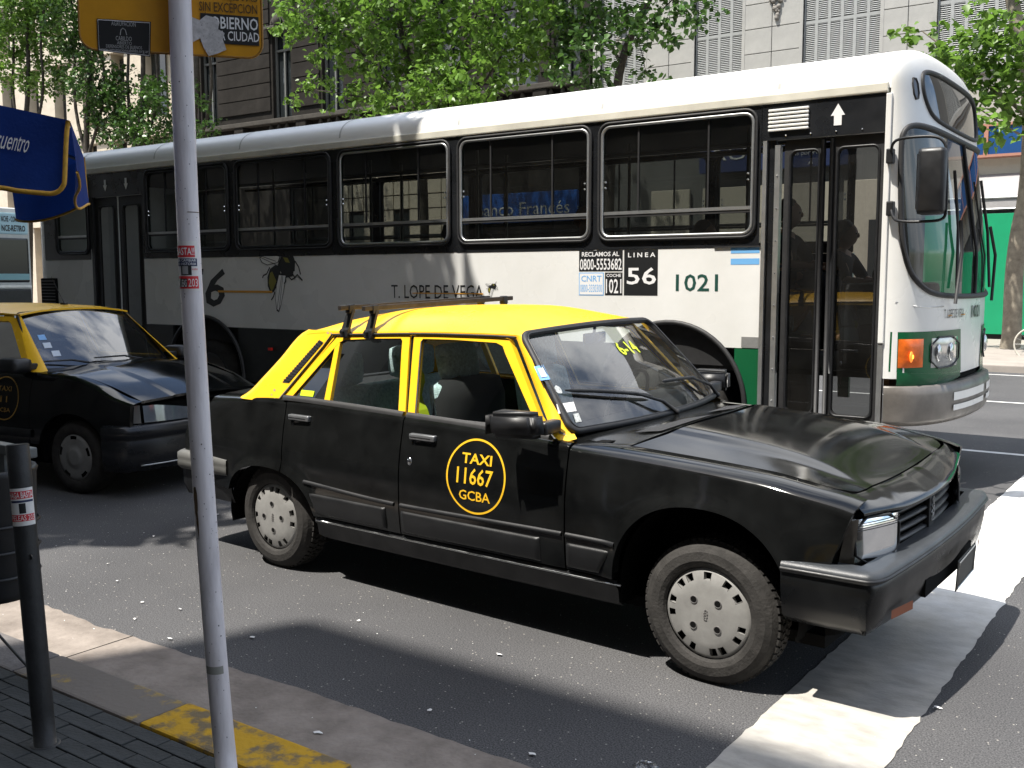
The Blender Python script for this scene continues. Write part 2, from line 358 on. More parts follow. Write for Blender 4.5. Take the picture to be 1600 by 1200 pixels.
# gutter strip with a ragged edge against the asphalt
b = B(); xs = np.arange(-40, 30, 0.06); e = 2.80+0.012*np.sin(xs*0.6+1)+.8*(lambda w: w-np.convolve(w, np.ones(60)/60, 'same'))(np.cumsum(rng.normal(0, .0045, len(xs))))+rng.normal(0, .003, len(xs))
b.grid([[(x, 2.2, .004), (x, 2.5, .0045), (x, y, .004)] for x, y in zip(xs, e)]); gut = struct('gutter', b, conc)
b = B()
for x in np.arange(-38, 28, 2.35): b.box(x+.9, x+.906, 2.27, 2.78, .0048, .0056)
b.mk('joint', dark, gut)
kerb = thing('kerb', 'stone kerb between the dark brick pavement and the gutter strip, yellow paint worn off', 'kerb')
kerb['kind'] = 'structure'; del kerb['category']; del kerb['label']
stone = {}
for i, x in enumerate(np.arange(-20.1, 12, 0.85)):
    b = B(); b.cbox(x+.004, x+.846, 2.06, 2.275, -.05, .126+0.004*sin(i*2.3), .012)
    m = kerbyel if x > -3.2 else (kerbfade if x > -4.0 else kerbm)
    o = b.mk('kerb_stone', m, kerb)
    if m is kerbyel: o['label'] = 'kerb stone with worn yellow paint'
side = struct('sidewalk', B().add([(-160,-9,.108),(90,-9,.108),(90,2.06,.108),(-160,2.06,.108)], [(0,1,2,3)]), grout)
# paving bricks, single where one can tell them apart
def brickmesh(name, L=.196, W=.061):
    b = B(); b.cbox(-L/2, L/2, -W/2, W/2, 0, .014, .004); return b
bb = brickmesh('x'); me0 = None; cnt = 0; far_b = B()
for j, y in enumerate(np.arange(2.022, 0.6, -.066)):
    for i, x in enumerate(np.arange(-5.6, -1.0, .2)):
        xx = x+(.1 if j % 2 else 0); dz = random.uniform(-.002, .002)
        inreg = y > 1.30 and -4.75 < xx < -2.15
        if inreg and cnt < 150:
            if me0 is None:
                o = bb.mk('brick', tilem, side); me0 = o.data
            else:
                o = bpy.data.objects.new('brick', me0); o.parent = side; COL.objects.link(o)
            o.location = (xx, y, .108+dz); o.rotation_euler = (random.uniform(-.01, .01), random.uniform(-.006, .006), random.uniform(-.006, .006)); cnt += 1
        else:
            far_b.add([(p[0]+xx, p[1]+y, p[2]+.108+dz) for p in bb.v], bb.f)
far_b.mk('paving', tilem, side, kind='stuff')
struct('far_kerb', B().cbox(-160, 90, 20.08, 20.32, -.05, .13, .02), farpave)
struct('far_sidewalk', B().add([(-160,20.3,.12),(90,20.3,.12),(90,31,.12),(-160,31,.12)], [(0,1,2,3)]), farpave)
# paint on the road
stopm = mat('road_paint_white', (0.62, 0.61, 0.57), 0.7, 0, 0.3, col2=(0.80, 0.80, 0.78), nscale=5, thr=(.35, .6), bump=.2, bscale=80)
n = stopm.node_tree.nodes; l = stopm.node_tree.links; pb = n['Principled BSDF']; src = pb.inputs['Base Color'].links[0].from_socket
tc = n.new('ShaderNodeTexCoord'); sx = n.new('ShaderNodeSeparateXYZ'); l.new(tc.outputs['Object'], sx.inputs[0])
mr = n.new('ShaderNodeMapRange'); mr.inputs[1].default_value = 6.6; mr.inputs[2].default_value = 4.2; mr.inputs[3].default_value = 0; mr.inputs[4].default_value = .8; l.new(sx.outputs[1], mr.inputs[0])
tn = n.new('ShaderNodeTexNoise'); tn.inputs['Scale'].default_value = 9; tn.inputs['Detail'].default_value = 8
mp = n.new('ShaderNodeMapping'); mp.inputs['Scale'].default_value = (.8, 1.5, 1); l.new(tc.outputs['Object'], mp.inputs[0]); l.new(mp.outputs[0], tn.inputs[0])
rp = n.new('ShaderNodeValToRGB'); rp.color_ramp.elements[0].position = .34; rp.color_ramp.elements[1].position = .66; rp.color_ramp.elements[0].color = (.25, .23, .20, 1); rp.color_ramp.elements[1].color = (.44, .41, .36, 1); l.new(tn.outputs[0], rp.inputs[0])
mx = n.new('ShaderNodeMix'); mx.data_type = 'RGBA'; l.new(mr.outputs[0], mx.inputs[0]); l.new(src, mx.inputs[6]); l.new(rp.outputs[0], mx.inputs[7]); l.new(mx.outputs[2], pb.inputs['Base Color'])
b = B(); ys = np.arange(2.86, 11.0, .05)
b.grid([[(-1.41+random.gauss(0, .003), y, .004), (-1.15, y, .004), (-.90+random.gauss(0, .004), y, .004)] for y in ys]); struct('stop_line', b, stopm)
lanem = mat('lane_paint', (0.62, 0.62, 0.60), 0.7, nz=.2, nscale=6)
b = B()
for y in (10.72, 15.2, 19.5): b.add([(-150,y-.05,.004),(-1.45 if y < 11 else 60,y-.05,.004),(-1.45 if y < 11 else 60,y+.05,.004),(-150,y+.05,.004)], [(0,1,2,3)])
b.add([(-.85,10.67,.004),(60,10.67,.004),(60,10.77,.004),(-.85,10.77,.004)], [(0,1,2,3)])
struct('lane_lines', b, lanem)
# scraps and grit
b = B()
for i in range(420):
    x = random.uniform(-9, 3); y = 2.3+abs(random.gauss(0, 2.2)); r = random.uniform(.0015, .0045)
    if y > 9: continue
    a = random.uniform(0, 6.3); b.add([(x+r*cos(a+k*1.57)*random.uniform(.5, 1.2), y+r*sin(a+k*1.57), .005+random.uniform(0, .003)) for k in range(4)], [(0,1,2,3)])
b.mk('grit', paper, None, kind='stuff')
SCR = [(168,881),(183,908),(222,941),(211,967),(340,804),(227,1088),(281,952),(497,1145),(780,1023),(671,1110),(394,996),(265,998),(240,838),(1465,1106),(560,970),(831,1178),(112,1085)]
for i, (u, v) in enumerate(SCR):
    p = atz(u, v, .006); r = random.uniform(.010, .022)
    pts = [(p[0]+r*random.uniform(.5, 1.2)*cos(k*2*pi/7), p[1]+r*random.uniform(.35, .8)*sin(k*2*pi/7), .006+random.uniform(0, .005)) for k in range(7)]
    o = mk('paper_scrap', pts+[(p[0], p[1], .010)], [(k, (k+1) % 7, 7) for k in range(7)], paper, None)
    tag(o, 'small torn white paper scrap lying on the street surface', 'litter', 'paper scraps scattered over the street')
bot = atz(1010, 1199, .02); b = B(); b.ball(tuple(bot), (.05, .03, .02), 10, 6)
for i in range(len(b.v)): b.v[i] = tuple(c+random.uniform(-.006, .006) for c in b.v[i])
tag(b.mk('crumpled_wrapper', glassmat('clear_plastic', (.7, .72, .75), rough=.1, dirt=.15), None), 'crumpled clear plastic wrapper on the asphalt at the bottom edge', 'litter')

# ------------------------------------------------------------------ buildings
pale = mat('pale_ashlar', (0.30, 0.30, 0.285), 0.85, 0, 0.2, col2=(0.385, 0.38, 0.36), nscale=1.3, bump=.3, bscale=25)
palej = mat('pale_joint', (0.12, 0.12, 0.115), 0.9)
shutm = mat('shutter_grey', (0.29, 0.30, 0.295), 0.6, nz=.1, nscale=4)
shutb = mat('shutter_shadow_board', (0.05, 0.052, 0.05), 0.8)
sooty = mat('sooty_stone', (0.015, 0.0135, 0.012), 0.9, 0, 0.15, col2=(0.031, 0.028, 0.025), nscale=1.6, bump=.5, bscale=12)
sootylt = mat('sooty_stone_light', (0.050, 0.045, 0.038), 0.9, nz=.3, nscale=3)
creamst = mat('cream_stone', (0.50, 0.44, 0.35), 0.85, nz=.12, nscale=2)
frame_p = mat('window_frame_pale', (0.13, 0.135, 0.13), 0.6)
winglass = mat('window_glass_dark', (0.02, 0.024, 0.026), 0.05, 0, 0.6)
signblue = mat('sign_blue', (0.015, 0.09, 0.36), 0.35)
signblue2 = mat('sign_blue_window', (0.02, 0.07, 0.20), 0.15, nz=.2, nscale=.6)
signwhite = mat('sign_white', (.62, .62, .60), .5)
YB = 31.0
rb = thing('pale_building', 'pale grey ashlar building with closed grey louvred shutters, across the avenue behind the bus front', 'building', (-5, YB, 0))
wins = [(-18.3, -16.6, 4), (-14.78, -13.15, 4), (-11.2, -8.9, 6), (-7.34, -5.05, 6), (-3.2, -.9, 6), (1.2, 3.5, 6)]
wb = B(); x = -18.6
zt, zb_, ztop = 7.62, 7.9, 11.6
edges = [-18.6]+[e for w in wins for e in w[:2]]+[6.0]
wb.box(-18.6, 6, YB+.30, YB+8, .1, 19)                       # core
for i in range(0, len(edges), 2):
    if edges[i+1]-edges[i] > .05: wb.box(edges[i], edges[i+1], YB+.03, YB+.30, .1 if i else .1, 19)
for w in wins:
    wb.box(w[0], w[1], YB+.03, YB+.30, .1, zb_-.3); wb.box(w[0], w[1], YB+.03, YB+.30, ztop, 19)
mks(wb, 'wall', palej, rb)
bcount = 0; bm_cache = {}
def block(parent, x0, x1, z0, z1, m, yf=YB, proud=.03, g=.010):
    global bcount
    key = (round(x1-x0, 3), round(z1-z0, 3), m.name)
    if key not in bm_cache:
        q = B(); L, H = x1-x0-2*g, z1-z0-2*g; q.cbox(-L/2, L/2, -proud-.01, .02, -H/2, H/2, .012); o = q.mk('stone_block', m, parent, off=(0, 0, 0)); bm_cache[key] = o.data
    else:
        o = bpy.data.objects.new('stone_block', bm_cache[key]); o.parent = parent; COL.objects.link(o)
    off = ORG[parent.name]; o.location = ((x0+x1)/2-off[0], yf+.03-off[1], (z0+z1)/2-off[2]); bcount += 1
for i in range(0, len(edges), 2):
    a, c = edges[i], edges[i+1]
    if c-a < .3 or a > 2: continue
    ncol = 2
    for k in range(-3, 4):
        z0 = 8.67+.75*k
        if z0 < 7.5: continue
        sp = [a, a+(c-a)*.5, c] if k % 2 or True else [a, c]
        for q in range(len(sp)-1): block(rb, sp[q], sp[q+1], z0, z0+.75, pale)
b = B(); b.cbox(-18.6, 6, YB-.16, YB+.05, 7.42, 7.62, .03); b.cbox(-18.6, 6, YB-.10, YB+.05, 7.30, 7.42, .02); b.mk('ledge', pale, rb)
b = B(); b.box(-18.6, 6, YB-.02, YB+.03, 5.9, 7.30); b.mk('fascia_band', mat('beige_band', (.34, .325, .29), .8, nz=.06, nscale=1), rb)
leafcache = {}
for (x0, x1, nl) in wins:
    sh = B().box(x0, x1, YB+.18, YB+.22, zb_-.3, ztop).mk('shutter', shutb, rb)
    W = (x1-x0)/nl
    if W not in leafcache:
        q = B(); f_ = .045
        q.box(0, f_, -.02, .02, zb_-.3, ztop); q.box(W-f_, W, -.02, .02, zb_-.3, ztop)
        for zz in (zb_-.3, 9.35, ztop-.1): q.box(f_, W-f_, -.02, .02, zz, zz+.10)
        for zz in np.arange(zb_-.2, ztop-.1, .056):
            if abs(zz-9.4) < .07: continue
            q.add([(f_, -.018, zz), (W-f_, -.018, zz), (W-f_, .012, zz+.038), (f_, .012, zz+.038)], [(0,1,2,3)])
        leafcache[W] = (q.v, q.f)
    for k in range(nl):
        V, Fc = leafcache[W]
        if ('m', W) not in leafcache:
            o = mk('shutter_leaf', V, Fc, shutm, sh, off=(0, 0, 0)); leafcache[('m', W)] = o.data
        else:
            o = bpy.data.objects.new('shutter_leaf', leafcache[('m', W)]); o.parent = sh; COL.objects.link(o)
        o.location = (x0+k*W+5, .13, 0)
    q = B()
    for xx in (x0-.10, x1): q.box(xx, xx+.10, YB-.02, YB+.25, zb_-.3, ztop+.1)
    mks(q, 'window_surround', pale, rb)
b = B()
for (ox, oz, s_) in ((aty(1215, 6, YB)[0], 9.95, 1), (aty(968, 70, YB)[0], 9.3, .8), (aty(968, 20, YB)[0], 10.2, .9)):
    for i in range(26):
        t = random.random(); b.ball((ox+random.uniform(-.26, .26)*(1-t)*s_, YB-.05, oz+.45-t*.75*s_), random.uniform(.035, .08), 6, 4)
b.mk('carved_ornament', kind='stuff', smooth=True, parent=rb, m=mat('ornament_stone', (.22, .205, .185), .9, nz=.2))
# ground floor at the right: blue glazing, fascia and awning
p0 = -6.9; p1 = 5.9
b = B(); b.box(p0, p1, YB-.06, YB-.02, 5.05, 5.90); b.mk('clerestory_pane', signblue2, rb)
b = B(); b.box(p0, p1, YB-.10, YB-.03, 5.86, 5.93); b.box(p0, p1, YB-.5, YB-.03, 4.98, 5.05)
for x in np.arange(-5.95, 6, 2.3): b.box(x, x+.11, YB-.10, YB-.03, 5.05, 5.86)
b.mk('clerestory_frame', mat('salmon_frame', (.36, .17, .12), .6), rb)
b = B(); b.box(p0, p1, YB-.06, YB-.02, 4.3, 4.98); b.mk('fascia_panel', mat('fascia_cream', (.52, .50, .42), .6, nz=.05), rb)
b = B()
for x in np.arange(-6.2, 6, 1.35): b.box(x, x+.06, YB-.09, YB-.05, 4.3, 4.98)
mks(b, 'fascia_rib', mat('brown_rib', (.12, .10, .08), .6), rb)
aw = thing('shop_awning', 'grey canvas shop awning over the green hoarding beyond the bus', 'awning', (-5.5, YB-1, 4))
b = B(); P = [[(x, YB-.1-1.5*t, 4.55-.75*t-.04*sin(x*4)*t) for t in np.linspace(0, 1, 5)] for x in np.linspace(-6.7, -4.1, 14)]; b.grid(P)
b.grid([[(x, YB-1.6, 3.80-.04*sin(x*4)), (x, YB-1.62, 3.52)] for x in np.linspace(-6.7, -4.1, 14)])
b.mk('canvas', mat('awning_grey', (.30, .29, .29), .8, nz=.08), aw, True)
B().tube([(-6.7, YB-1.62, 3.80), (-4.1, YB-1.62, 3.80)], .03).mk('front_bar', white, aw)
B().tube([(-6.7, YB-1.64, 3.50), (-4.1, YB-1.64, 3.50)], .035).mk('valance_bar', alum, aw)
ho = thing('green_hoarding', 'bright green site hoarding wall behind the leaning tree', 'hoarding', (-4.5, YB-2.2, 0))
b = B()
for i, x in enumerate(np.arange(-6.9, 5, 1.22)):
    B().cbox(x+.006, x+1.214, YB-2.25, YB-2.2, .25, 3.35, .006).mk('panel', mat('hoarding_green', (.004, .26, .115), .45, nz=.07, nscale=2), ho)
B().box(-6.9, 5, YB-2.24, YB-2.15, .12, .25).mk('base_board', dark, ho)
b = B(); b.box(-8.9, 5.5, YB-.45, YB-.1, .12, 3.4); b.mk('shop_front', mat('shop_dark', (.03, .032, .034), .3), rb)
# ground floor band seen through the bus windows
b = B()
for k, (u0, u1) in enumerate(((1020, 1080), (1100, 1175), (1190, 1300), (1320, 1400))):
    xa, xb = aty(u0, 300, YB)[0], aty(u1, 300, YB)[0]; b.cbox(xa, xb, YB-.12, YB-.02, .5, 4.6, .02)
mks(b, 'pilaster', mat('beige_pilaster', (.42, .38, .31), .8, nz=.08), rb)
so = B().cbox(-14.4, -9.6, YB-.30, YB-.12, 5.05, 5.95, .02).mk('shop_sign', mat('sign_slate_blue', (.035, .05, .13), .4), rb)
fn = lambda a, z: (a, YB-.315, z)
text('AUI', signwhite, so, fn, aty(1112, 245, YB)[0], aty(1182, 240, YB)[0], 5.42, 5.82)
text('entas por M', signwhite, so, fn, aty(1233, 240, YB)[0], aty(1282, 240, YB)[0], 5.38, 5.55)
text('Av', signwhite, so, fn, aty(1268, 250, YB)[0], aty(1276, 250, YB)[0], 5.12, 5.22)

lb = thing('sooty_building', 'dark soot-stained stone building with tall windows and a balustrade, behind the bus roof', 'building', (-30, YB, 0))
x0, x1 = -41.5, -18.7
wl = [(aty(u, 150, YB)[0], w) for u, w in ((327, 1.1), (441, 1.15), (520, 1.2), (610, 1.15), (700, 1.2), (805, 2.0), (885, 1.1))]
b = B(); b.box(x0, x1, YB+.5, YB+8, .1, 20)
es = [x0]+[e for (c, w) in wl for e in (c-w/2, c+w/2)]+[x1]
for i in range(0, len(es), 2): b.box(es[i], es[i+1], YB, YB+.5, .1, 20)
for (c, w) in wl: b.box(c-w/2, c+w/2, YB, YB+.5, .1, 8.6); b.box(c-w/2, c+w/2, YB, YB+.5, 12.4, 20)
b.mk('wall', sooty, lb)
for (c, w) in wl:
    fr = B(); zlo, zhi = 8.6, 12.4
    for xx in (c-w/2, c+w/2-.09, c-.045): fr.box(xx, xx+.09, YB+.18, YB+.26, zlo, zhi)
    for zz in (zlo, 11.5, zhi-.1): fr.box(c-w/2, c+w/2, YB+.17, YB+.25, zz, zz+.09)
    f_ = fr.mk('window', frame_p, lb); B().box(c-w/2, c+w/2, YB+.30, YB+.32, zlo, zhi).mk('pane', winglass, f_)
    orn = B()
    for i in range(14):
        a = pi*i/13; orn.ball((c+.42*cos(a), YB-.10, 12.55+.34*sin(a)), (.10, .12, .12), 6, 4)
    orn.ball((c, YB-.2, 12.7), (.22, .2, .3), 8, 6); orn.cbox(c-w/2-.25, c+w/2+.25, YB-.25, YB, 12.42, 12.55, .02)
    orn.mk('carved_ornament', sootylt, lb, True, 'stuff')
for i in range(0, len(es), 2):                 # rusticated piers
    a, c = es[i]+.12, es[i+1]-.12
    if c-a < .4: continue
    for zz in np.arange(9.0, 14.5, .62):
        block(lb, a, c, zz, zz+.60, sooty, YB-.03, .06, .010)
b = B(); b.cbox(x0, x1, YB-.45, YB, 8.38, 8.58, .03); b.cbox(x0, x1, YB-.25, YB, 7.05, 7.25, .03); mks(b, 'cornice', sootylt, lb)
for (c, w) in wl:
    for k in range(3):
        q = B(); xx = c-.5+k*.5
        q.lathe([(.03, 7.26), (.09, 7.4), (.10, 7.6), (.04, 7.85), (.04, 7.95), (.10, 8.2), (.05, 8.37)], 8, (xx, YB-.22, 0)); q.mk('baluster', sootylt, lb, True)
b = B()
for i in range(0, len(es), 2):
    m_ = (es[i]+es[i+1])/2; b.cbox(m_-.3, m_+.3, YB-.4, YB, 7.25, 8.38, .04)
mks(b, 'pedestal', sooty, lb)
# lower storey blocks in warm stone, seen through the bus
xa, xb = aty(525, 300, YB)[0], aty(718, 300, YB)[0]
for k in range(8):
    for zz in np.arange(2.2, 5.6, .56):
        w = (xb-xa)/8
        if k in (1, 4) and zz < 4.3: continue
        block(lb, xa+k*w, xa+(k+1)*w, zz, zz+.56, creamst, YB-.02, .10, .022)
b = B(); b.box(x0, x1, YB-.05, YB-.01, .1, 2.0)
for c in (xa+1.5*(xb-xa)/8, xa+4.5*(xb-xa)/8): b.box(c-.6, c+.6, YB-.05, YB-.02, 2, 4.3)
mks(b, 'shop_opening', winglass, lb)
xs_, xe_ = aty(722, 310, YB)[0], -18.9
bs = B().cbox(xs_, xe_, YB-.5, YB-.35, 3.72, 4.78, .02).mk('bank_sign', signblue, lb)
fn = lambda a, z: (a, YB-.515, z)
text('Banco Francés', signwhite, bs, fn, aty(757, 320, YB)[0], aty(757, 320, YB)[0]+4.1, 3.98, 4.44)

cb = thing('cream_building', 'sunlit cream stone building glimpsed behind the trees at the far left', 'building', (-60, YB, 0))
b = B(); b.box(-110, -41.6, YB+.6, YB+8, .1, 22)
wx = np.arange(-108, -43, 2.6)
for x in wx: b.box(x, x+1.5, YB, YB+.6, .1, 22)
for z in (4.5, 8.6, 12.9, 17.2): b.box(-110, -41.6, YB-.12, YB+.62, z, z+.9)
b.mk('wall', creamst, cb)
for x in wx:
    for z in (5.4, 9.5, 13.8):
        w_ = B().box(x+1.5, x+2.6, YB+.5, YB+.55, z, z+3.2).mk('window', winglass, cb)

# buildings on our own side of the avenue, behind the camera
nearst = mat('near_stone', (0.12, 0.11, 0.10), 0.85, col2=(.17, .16, .145), nscale=.8, bump=.2, bscale=12)
def nearbuild(xa, xb, H, label):
    t = thing('stone_building', label, 'building', ((xa+xb)/2, -5, 0))
    b = B(); b.box(xa, xb, -14, -4.9, .1, H); b.cbox(xa, xb, -4.9, -4.5, H-.8, H, .1); b.box(xa, xb, -4.9, -4.6, 4.4, 4.9)
    for x in np.arange(xa, xb-.5, 3.2): b.box(x, x+1.5, -4.9, -4.62, .1, H-.8)
    for z in np.arange(4.9, H-3, 3.9):
        b.box(xa, xb, -4.9, -4.66, z, z+.8)
        for x in np.arange(xa+1.5, xb-1.7, 3.2): B().box(x+.1, x+1.6, -4.88, -4.84, z+.9, z+3.6).mk('window', winglass, t)
    b.mk('wall', nearst, t)
nearbuild(-7.7, 42, 19.0, 'tall stone building on the camera side of the avenue, with regular windows')
nearbuild(-62, -7.75, 16.2, 'lower stone building on the camera side of the avenue, left of the taller one')

# ------------------------------------------------------------------ trees
def leaves(centers, size, droop=.4):
    """centers (n,3): one small palmate leaf at each"""
    n = len(centers)
    base = np.array([(0, 0, 0), (-.42, .28, .05), (-.30, .62, .03), (0, 1.0, -.12), (.30, .62, .03), (.42, .28, .05)])
    yaw = rng.uniform(0, 2*pi, n); pit = rng.normal(-droop, .5, n); rol = rng.normal(0, .6, n); s = size*rng.uniform(.6, 1.25, n)
    cy, sy, cp, sp, cr, sr = np.cos(yaw), np.sin(yaw), np.cos(pit), np.sin(pit), np.cos(rol), np.sin(rol)
    x, y, z = base[:, 0][None], base[:, 1][None], base[:, 2][None]
    x1 = x*cr[:, None]+z*sr[:, None]; z1 = -x*sr[:, None]+z*cr[:, None]
    y2 = y*cp[:, None]-z1*sp[:, None]; z2 = y*sp[:, None]+z1*cp[:, None]
    x3 = x1*cy[:, None]-y2*sy[:, None]; y3 = x1*sy[:, None]+y2*cy[:, None]
    V = np.stack([x3, y3, z2], 2)*s[:, None, None]+centers[:, None, :]
    V = V.reshape(-1, 3); k = np.arange(n)*6
    F = np.concatenate([np.stack([k, k+3, k+2, k+1], 1), np.stack([k, k+5, k+4, k+3], 1)])
    return V, F
def crownpts(clumps, dens, spray=9, sr=.22):
    out = []
    for (c, r, mul) in clumps:
        c = np.array(c, float); rr = np.array(r if isinstance(r, tuple) else (r, r, r), float)
        ns = max(3, int(dens*mul*rr.prod()**(2/3)/spray*4))
        d = rng.normal(size=(ns, 3)); d /= np.linalg.norm(d, axis=1)[:, None]; q = rng.uniform(0.15, 1, ns)**.5
        cs = c+d*q[:, None]*rr
        dirn = d*.7+rng.normal(0, .5, (ns, 3)); dirn[:, 2] -= .35; dirn /= np.linalg.norm(dirn, axis=1)[:, None]
        t = rng.uniform(0, 1, (ns, spray))
        p = cs[:, None, :]+dirn[:, None, :]*t[:, :, None]*sr*2.2+rng.normal(0, sr*.33, (ns, spray, 3))
        out.append(p.reshape(-1, 3))
    return np.concatenate(out)
def tree(name, label, base, clumps, limbs, lm, bk, dens=110, lsize=.15, cat='tree', group=None, sr=.22):
    t = thing(name, label, cat, tuple(base), group=group)
    b = B()
    for (pts, r0, r1) in limbs[:1]:
        P = chaikin(pts, 2, False); b.tube(P, list(np.linspace(r0, r1, len(P))), 10)
    b.mk('trunk', bk, t, True)
    for (pts, r0, r1) in limbs[1:]:
        q = B(); P = chaikin(pts, 2, False); q.tube(P, list(np.linspace(r0, r1, len(P))), 7); q.mk('limb', bk, t, True)
    V, F = leaves(crownpts(clumps, dens, sr=sr), lsize)
    me = bpy.data.meshes.new('crown'); me.vertices.add(len(V)); me.vertices.foreach_set('co', (V-np.array(base)).ravel())
    me.loops.add(F.size); me.loops.foreach_set('vertex_index', F.ravel().astype(np.int32)); me.polygons.add(len(F))
    me.polygons.foreach_set('loop_start', np.arange(0, F.size, 4, dtype=np.int32)); me.polygons.foreach_set('loop_total', np.full(len(F), 4, dtype=np.int32))
    me.materials.append(lm); me.update(calc_edges=True)
    finish(bpy.data.objects.new('crown', me), t, 'stuff')
    return t
def px(lst, y0, mul=1.0, jit=1.0):
    out = []
    for q in lst:
        u, v, r = q[:3]; y = y0+random.uniform(-jit, jit); d = ray(u, v); t = y/d[1]; p = EYE+d*t; R_ = r*t/FPX
        out.append((tuple(p), (R_, R_*1.3, R_), mul if len(q) < 4 else q[3]))
    return out
def pl(lst, y): return [tuple(aty(u, v, y)) for u, v in lst]
YT = 25.0
cl = px([(480,20,42),(540,25,45),(620,25,55),(700,15,60),(790,20,55),(860,15,45),(560,80,38),(640,80,48),(720,80,52),(800,65,45),(605,130,38),(680,130,48),(745,125,42),(500,112,16),(478,140,13),(535,150,24),(620,168,30),(700,168,32),(455,45,18),(835,85,28),(570,178,8,2),(760,150,20),(470,155,8,2),(505,80,14)], 24, 1, 1.2)
cl += [((-19.5, 24.5, 13.2), (4.2, 3, 2.2), .8), ((-23.5, 24.5, 13.2), (3.5, 3, 2.2), .8)]
tb = aty(665, 500, YT); tb = (tb[0], YT, .12)
tree('plane_tree', 'bright green plane tree in full leaf above the middle of the bus roof', tb, cl,
     [([tb, aty(663, 300, 25), aty(655, 180, 25), aty(640, 90, 25), aty(622, 20, 25), aty(600, -60, 25)], .17, .05),
      (pl([(655,180),(640,120),(628,60),(615,10)], 24.8), .08, .03), (pl([(663,210),(600,120),(545,60),(500,20)], 24.6), .06, .02), (pl([(660,190),(710,120),(735,60),(750,0)], 24.6), .07, .03), (pl([(640,170),(560,150),(490,140)], 24.4), .035, .012), (pl([(662,200),(745,150),(800,60),(820,0)], 25), .05, .02)], leafA, barkdk, 140, .195)
cl = px([(900,30,30),(940,18,34),(895,75,24),(880,125,15),(945,100,20),(920,60,20),(990,20,28),(1045,5,26),(1095,4,22),(1040,42,18),(1062,68,11),(1090,22,14),(980,50,18),(1010,112,7),(925,125,16),(870,100,14),(1025,125,6),(1000,90,9)], 23.6, 1.0, .8)
cl += [((-15.5, 24, 12.8), (3.5, 2.6, 2), .8)]
tb = aty(955, 500, 24.5); tb = (tb[0], 24.5, .12)
tree('leaning_tree', 'dark-leaved tree with one slanting limb rising over the bus roof', tb, cl,
     [([tb, aty(950, 300, 24.5), aty(962, 140, 24.5), aty(978, 70, 24.5), aty(1015, 0, 24.5), aty(1040, -60, 24.5)], .17, .06),
      (pl([(970,100),(940,40),(925,0)], 24.3), .05, .02), (pl([(985,60),(1030,20),(1060,-10)], 24.2), .03, .012), (pl([(990,45),(1003,80),(1010,120),(1030,130)], 24.0), .015, .006)], leafB, barkdk, 190, .185)
cl = px([(1432,48,8,1.6),(1455,45,14),(1480,58,22),(1505,78,24),(1470,85,14),(1540,55,22),(1540,95,26),(1580,70,30),(1590,110,30),(1515,120,18),(1555,140,24),(1590,160,26),(1530,165,16),(1522,192,12),(1560,180,18),(1475,110,10),(1498,140,11),(1540,20,16),(1520,15,10),(1600,30,24)], 23.2, 1.1, .7)
cl += [((-3, 24, 10.6), (2.5, 2.4, 2), .8)]
tb = (aty(1578, 541, 25)[0], 25.0, .12)
tree('street_tree', 'mottled-bark tree leaning in front of the green hoarding, leaves hanging at the top right corner', tb, cl,
     [([tb, (tb[0]+.03, 25, .5), aty(1584, 430, 25), aty(1592, 360, 25), aty(1606, 300, 25), aty(1612, 150, 25), aty(1585, 20, 25), aty(1575, -40, 25)], .22, .13),
      (pl([(1612,190),(1570,150),(1520,120),(1470,70),(1440,48)], 23.8), .05, .012), (pl([(1610,220),(1560,190),(1530,170)], 23.8), .03, .01)], leafA, bark, 190, .195)
lt = [[(20,25,42),(62,60,36),(22,105,32),(70,120,26),(10,60,30),(60,10,30)], [(110,45,36),(150,120,34),(128,85,26),(165,165,30),(110,130,22),(140,30,30),(150,205,20)],
      [(205,150,38),(240,190,34),(205,205,26),(180,190,24),(255,140,24),(235,220,14)], [(292,200,16),(322,200,14),(300,150,16),(270,215,14),(335,190,7)]]
lab = ['leafy tree at the far left edge, above the blue canopy', 'second tree from the left, thin dark stems between canopy and orange sign', 'tree just left of the white pole, below the orange sign', 'small dark tree showing right of the white pole above the bus']
for i, c in enumerate(lt):
    yy = 24.5+i*.3; u = np.mean([q[0] for q in c]); cc = px(c, yy, 1.0, .8); top = aty(u, -60, yy); cc.append(((top[0], top[1], top[2]), (3.2, 2.5, 2.4), .7))
    bx = aty(u, 400, yy)[0]; tb = (bx, yy, .12)
    tree('street_tree', lab[i], tb, cc, [([tb, aty(u+6, 300, yy), aty(u-3, 220, yy), aty(u+5, 120, yy), aty(u, 0, yy)], .17, .06),
         (pl([(u, 250), (u-22, 160), (u-18, 60), (u-26, -10)], yy), .08, .04), (pl([(u+3, 240), (u+30, 150), (u+20, 50), (u+34, -10)], yy), .07, .04)], leafA if i in (0,) else leafB, barkdk, 230, .165, group=None)
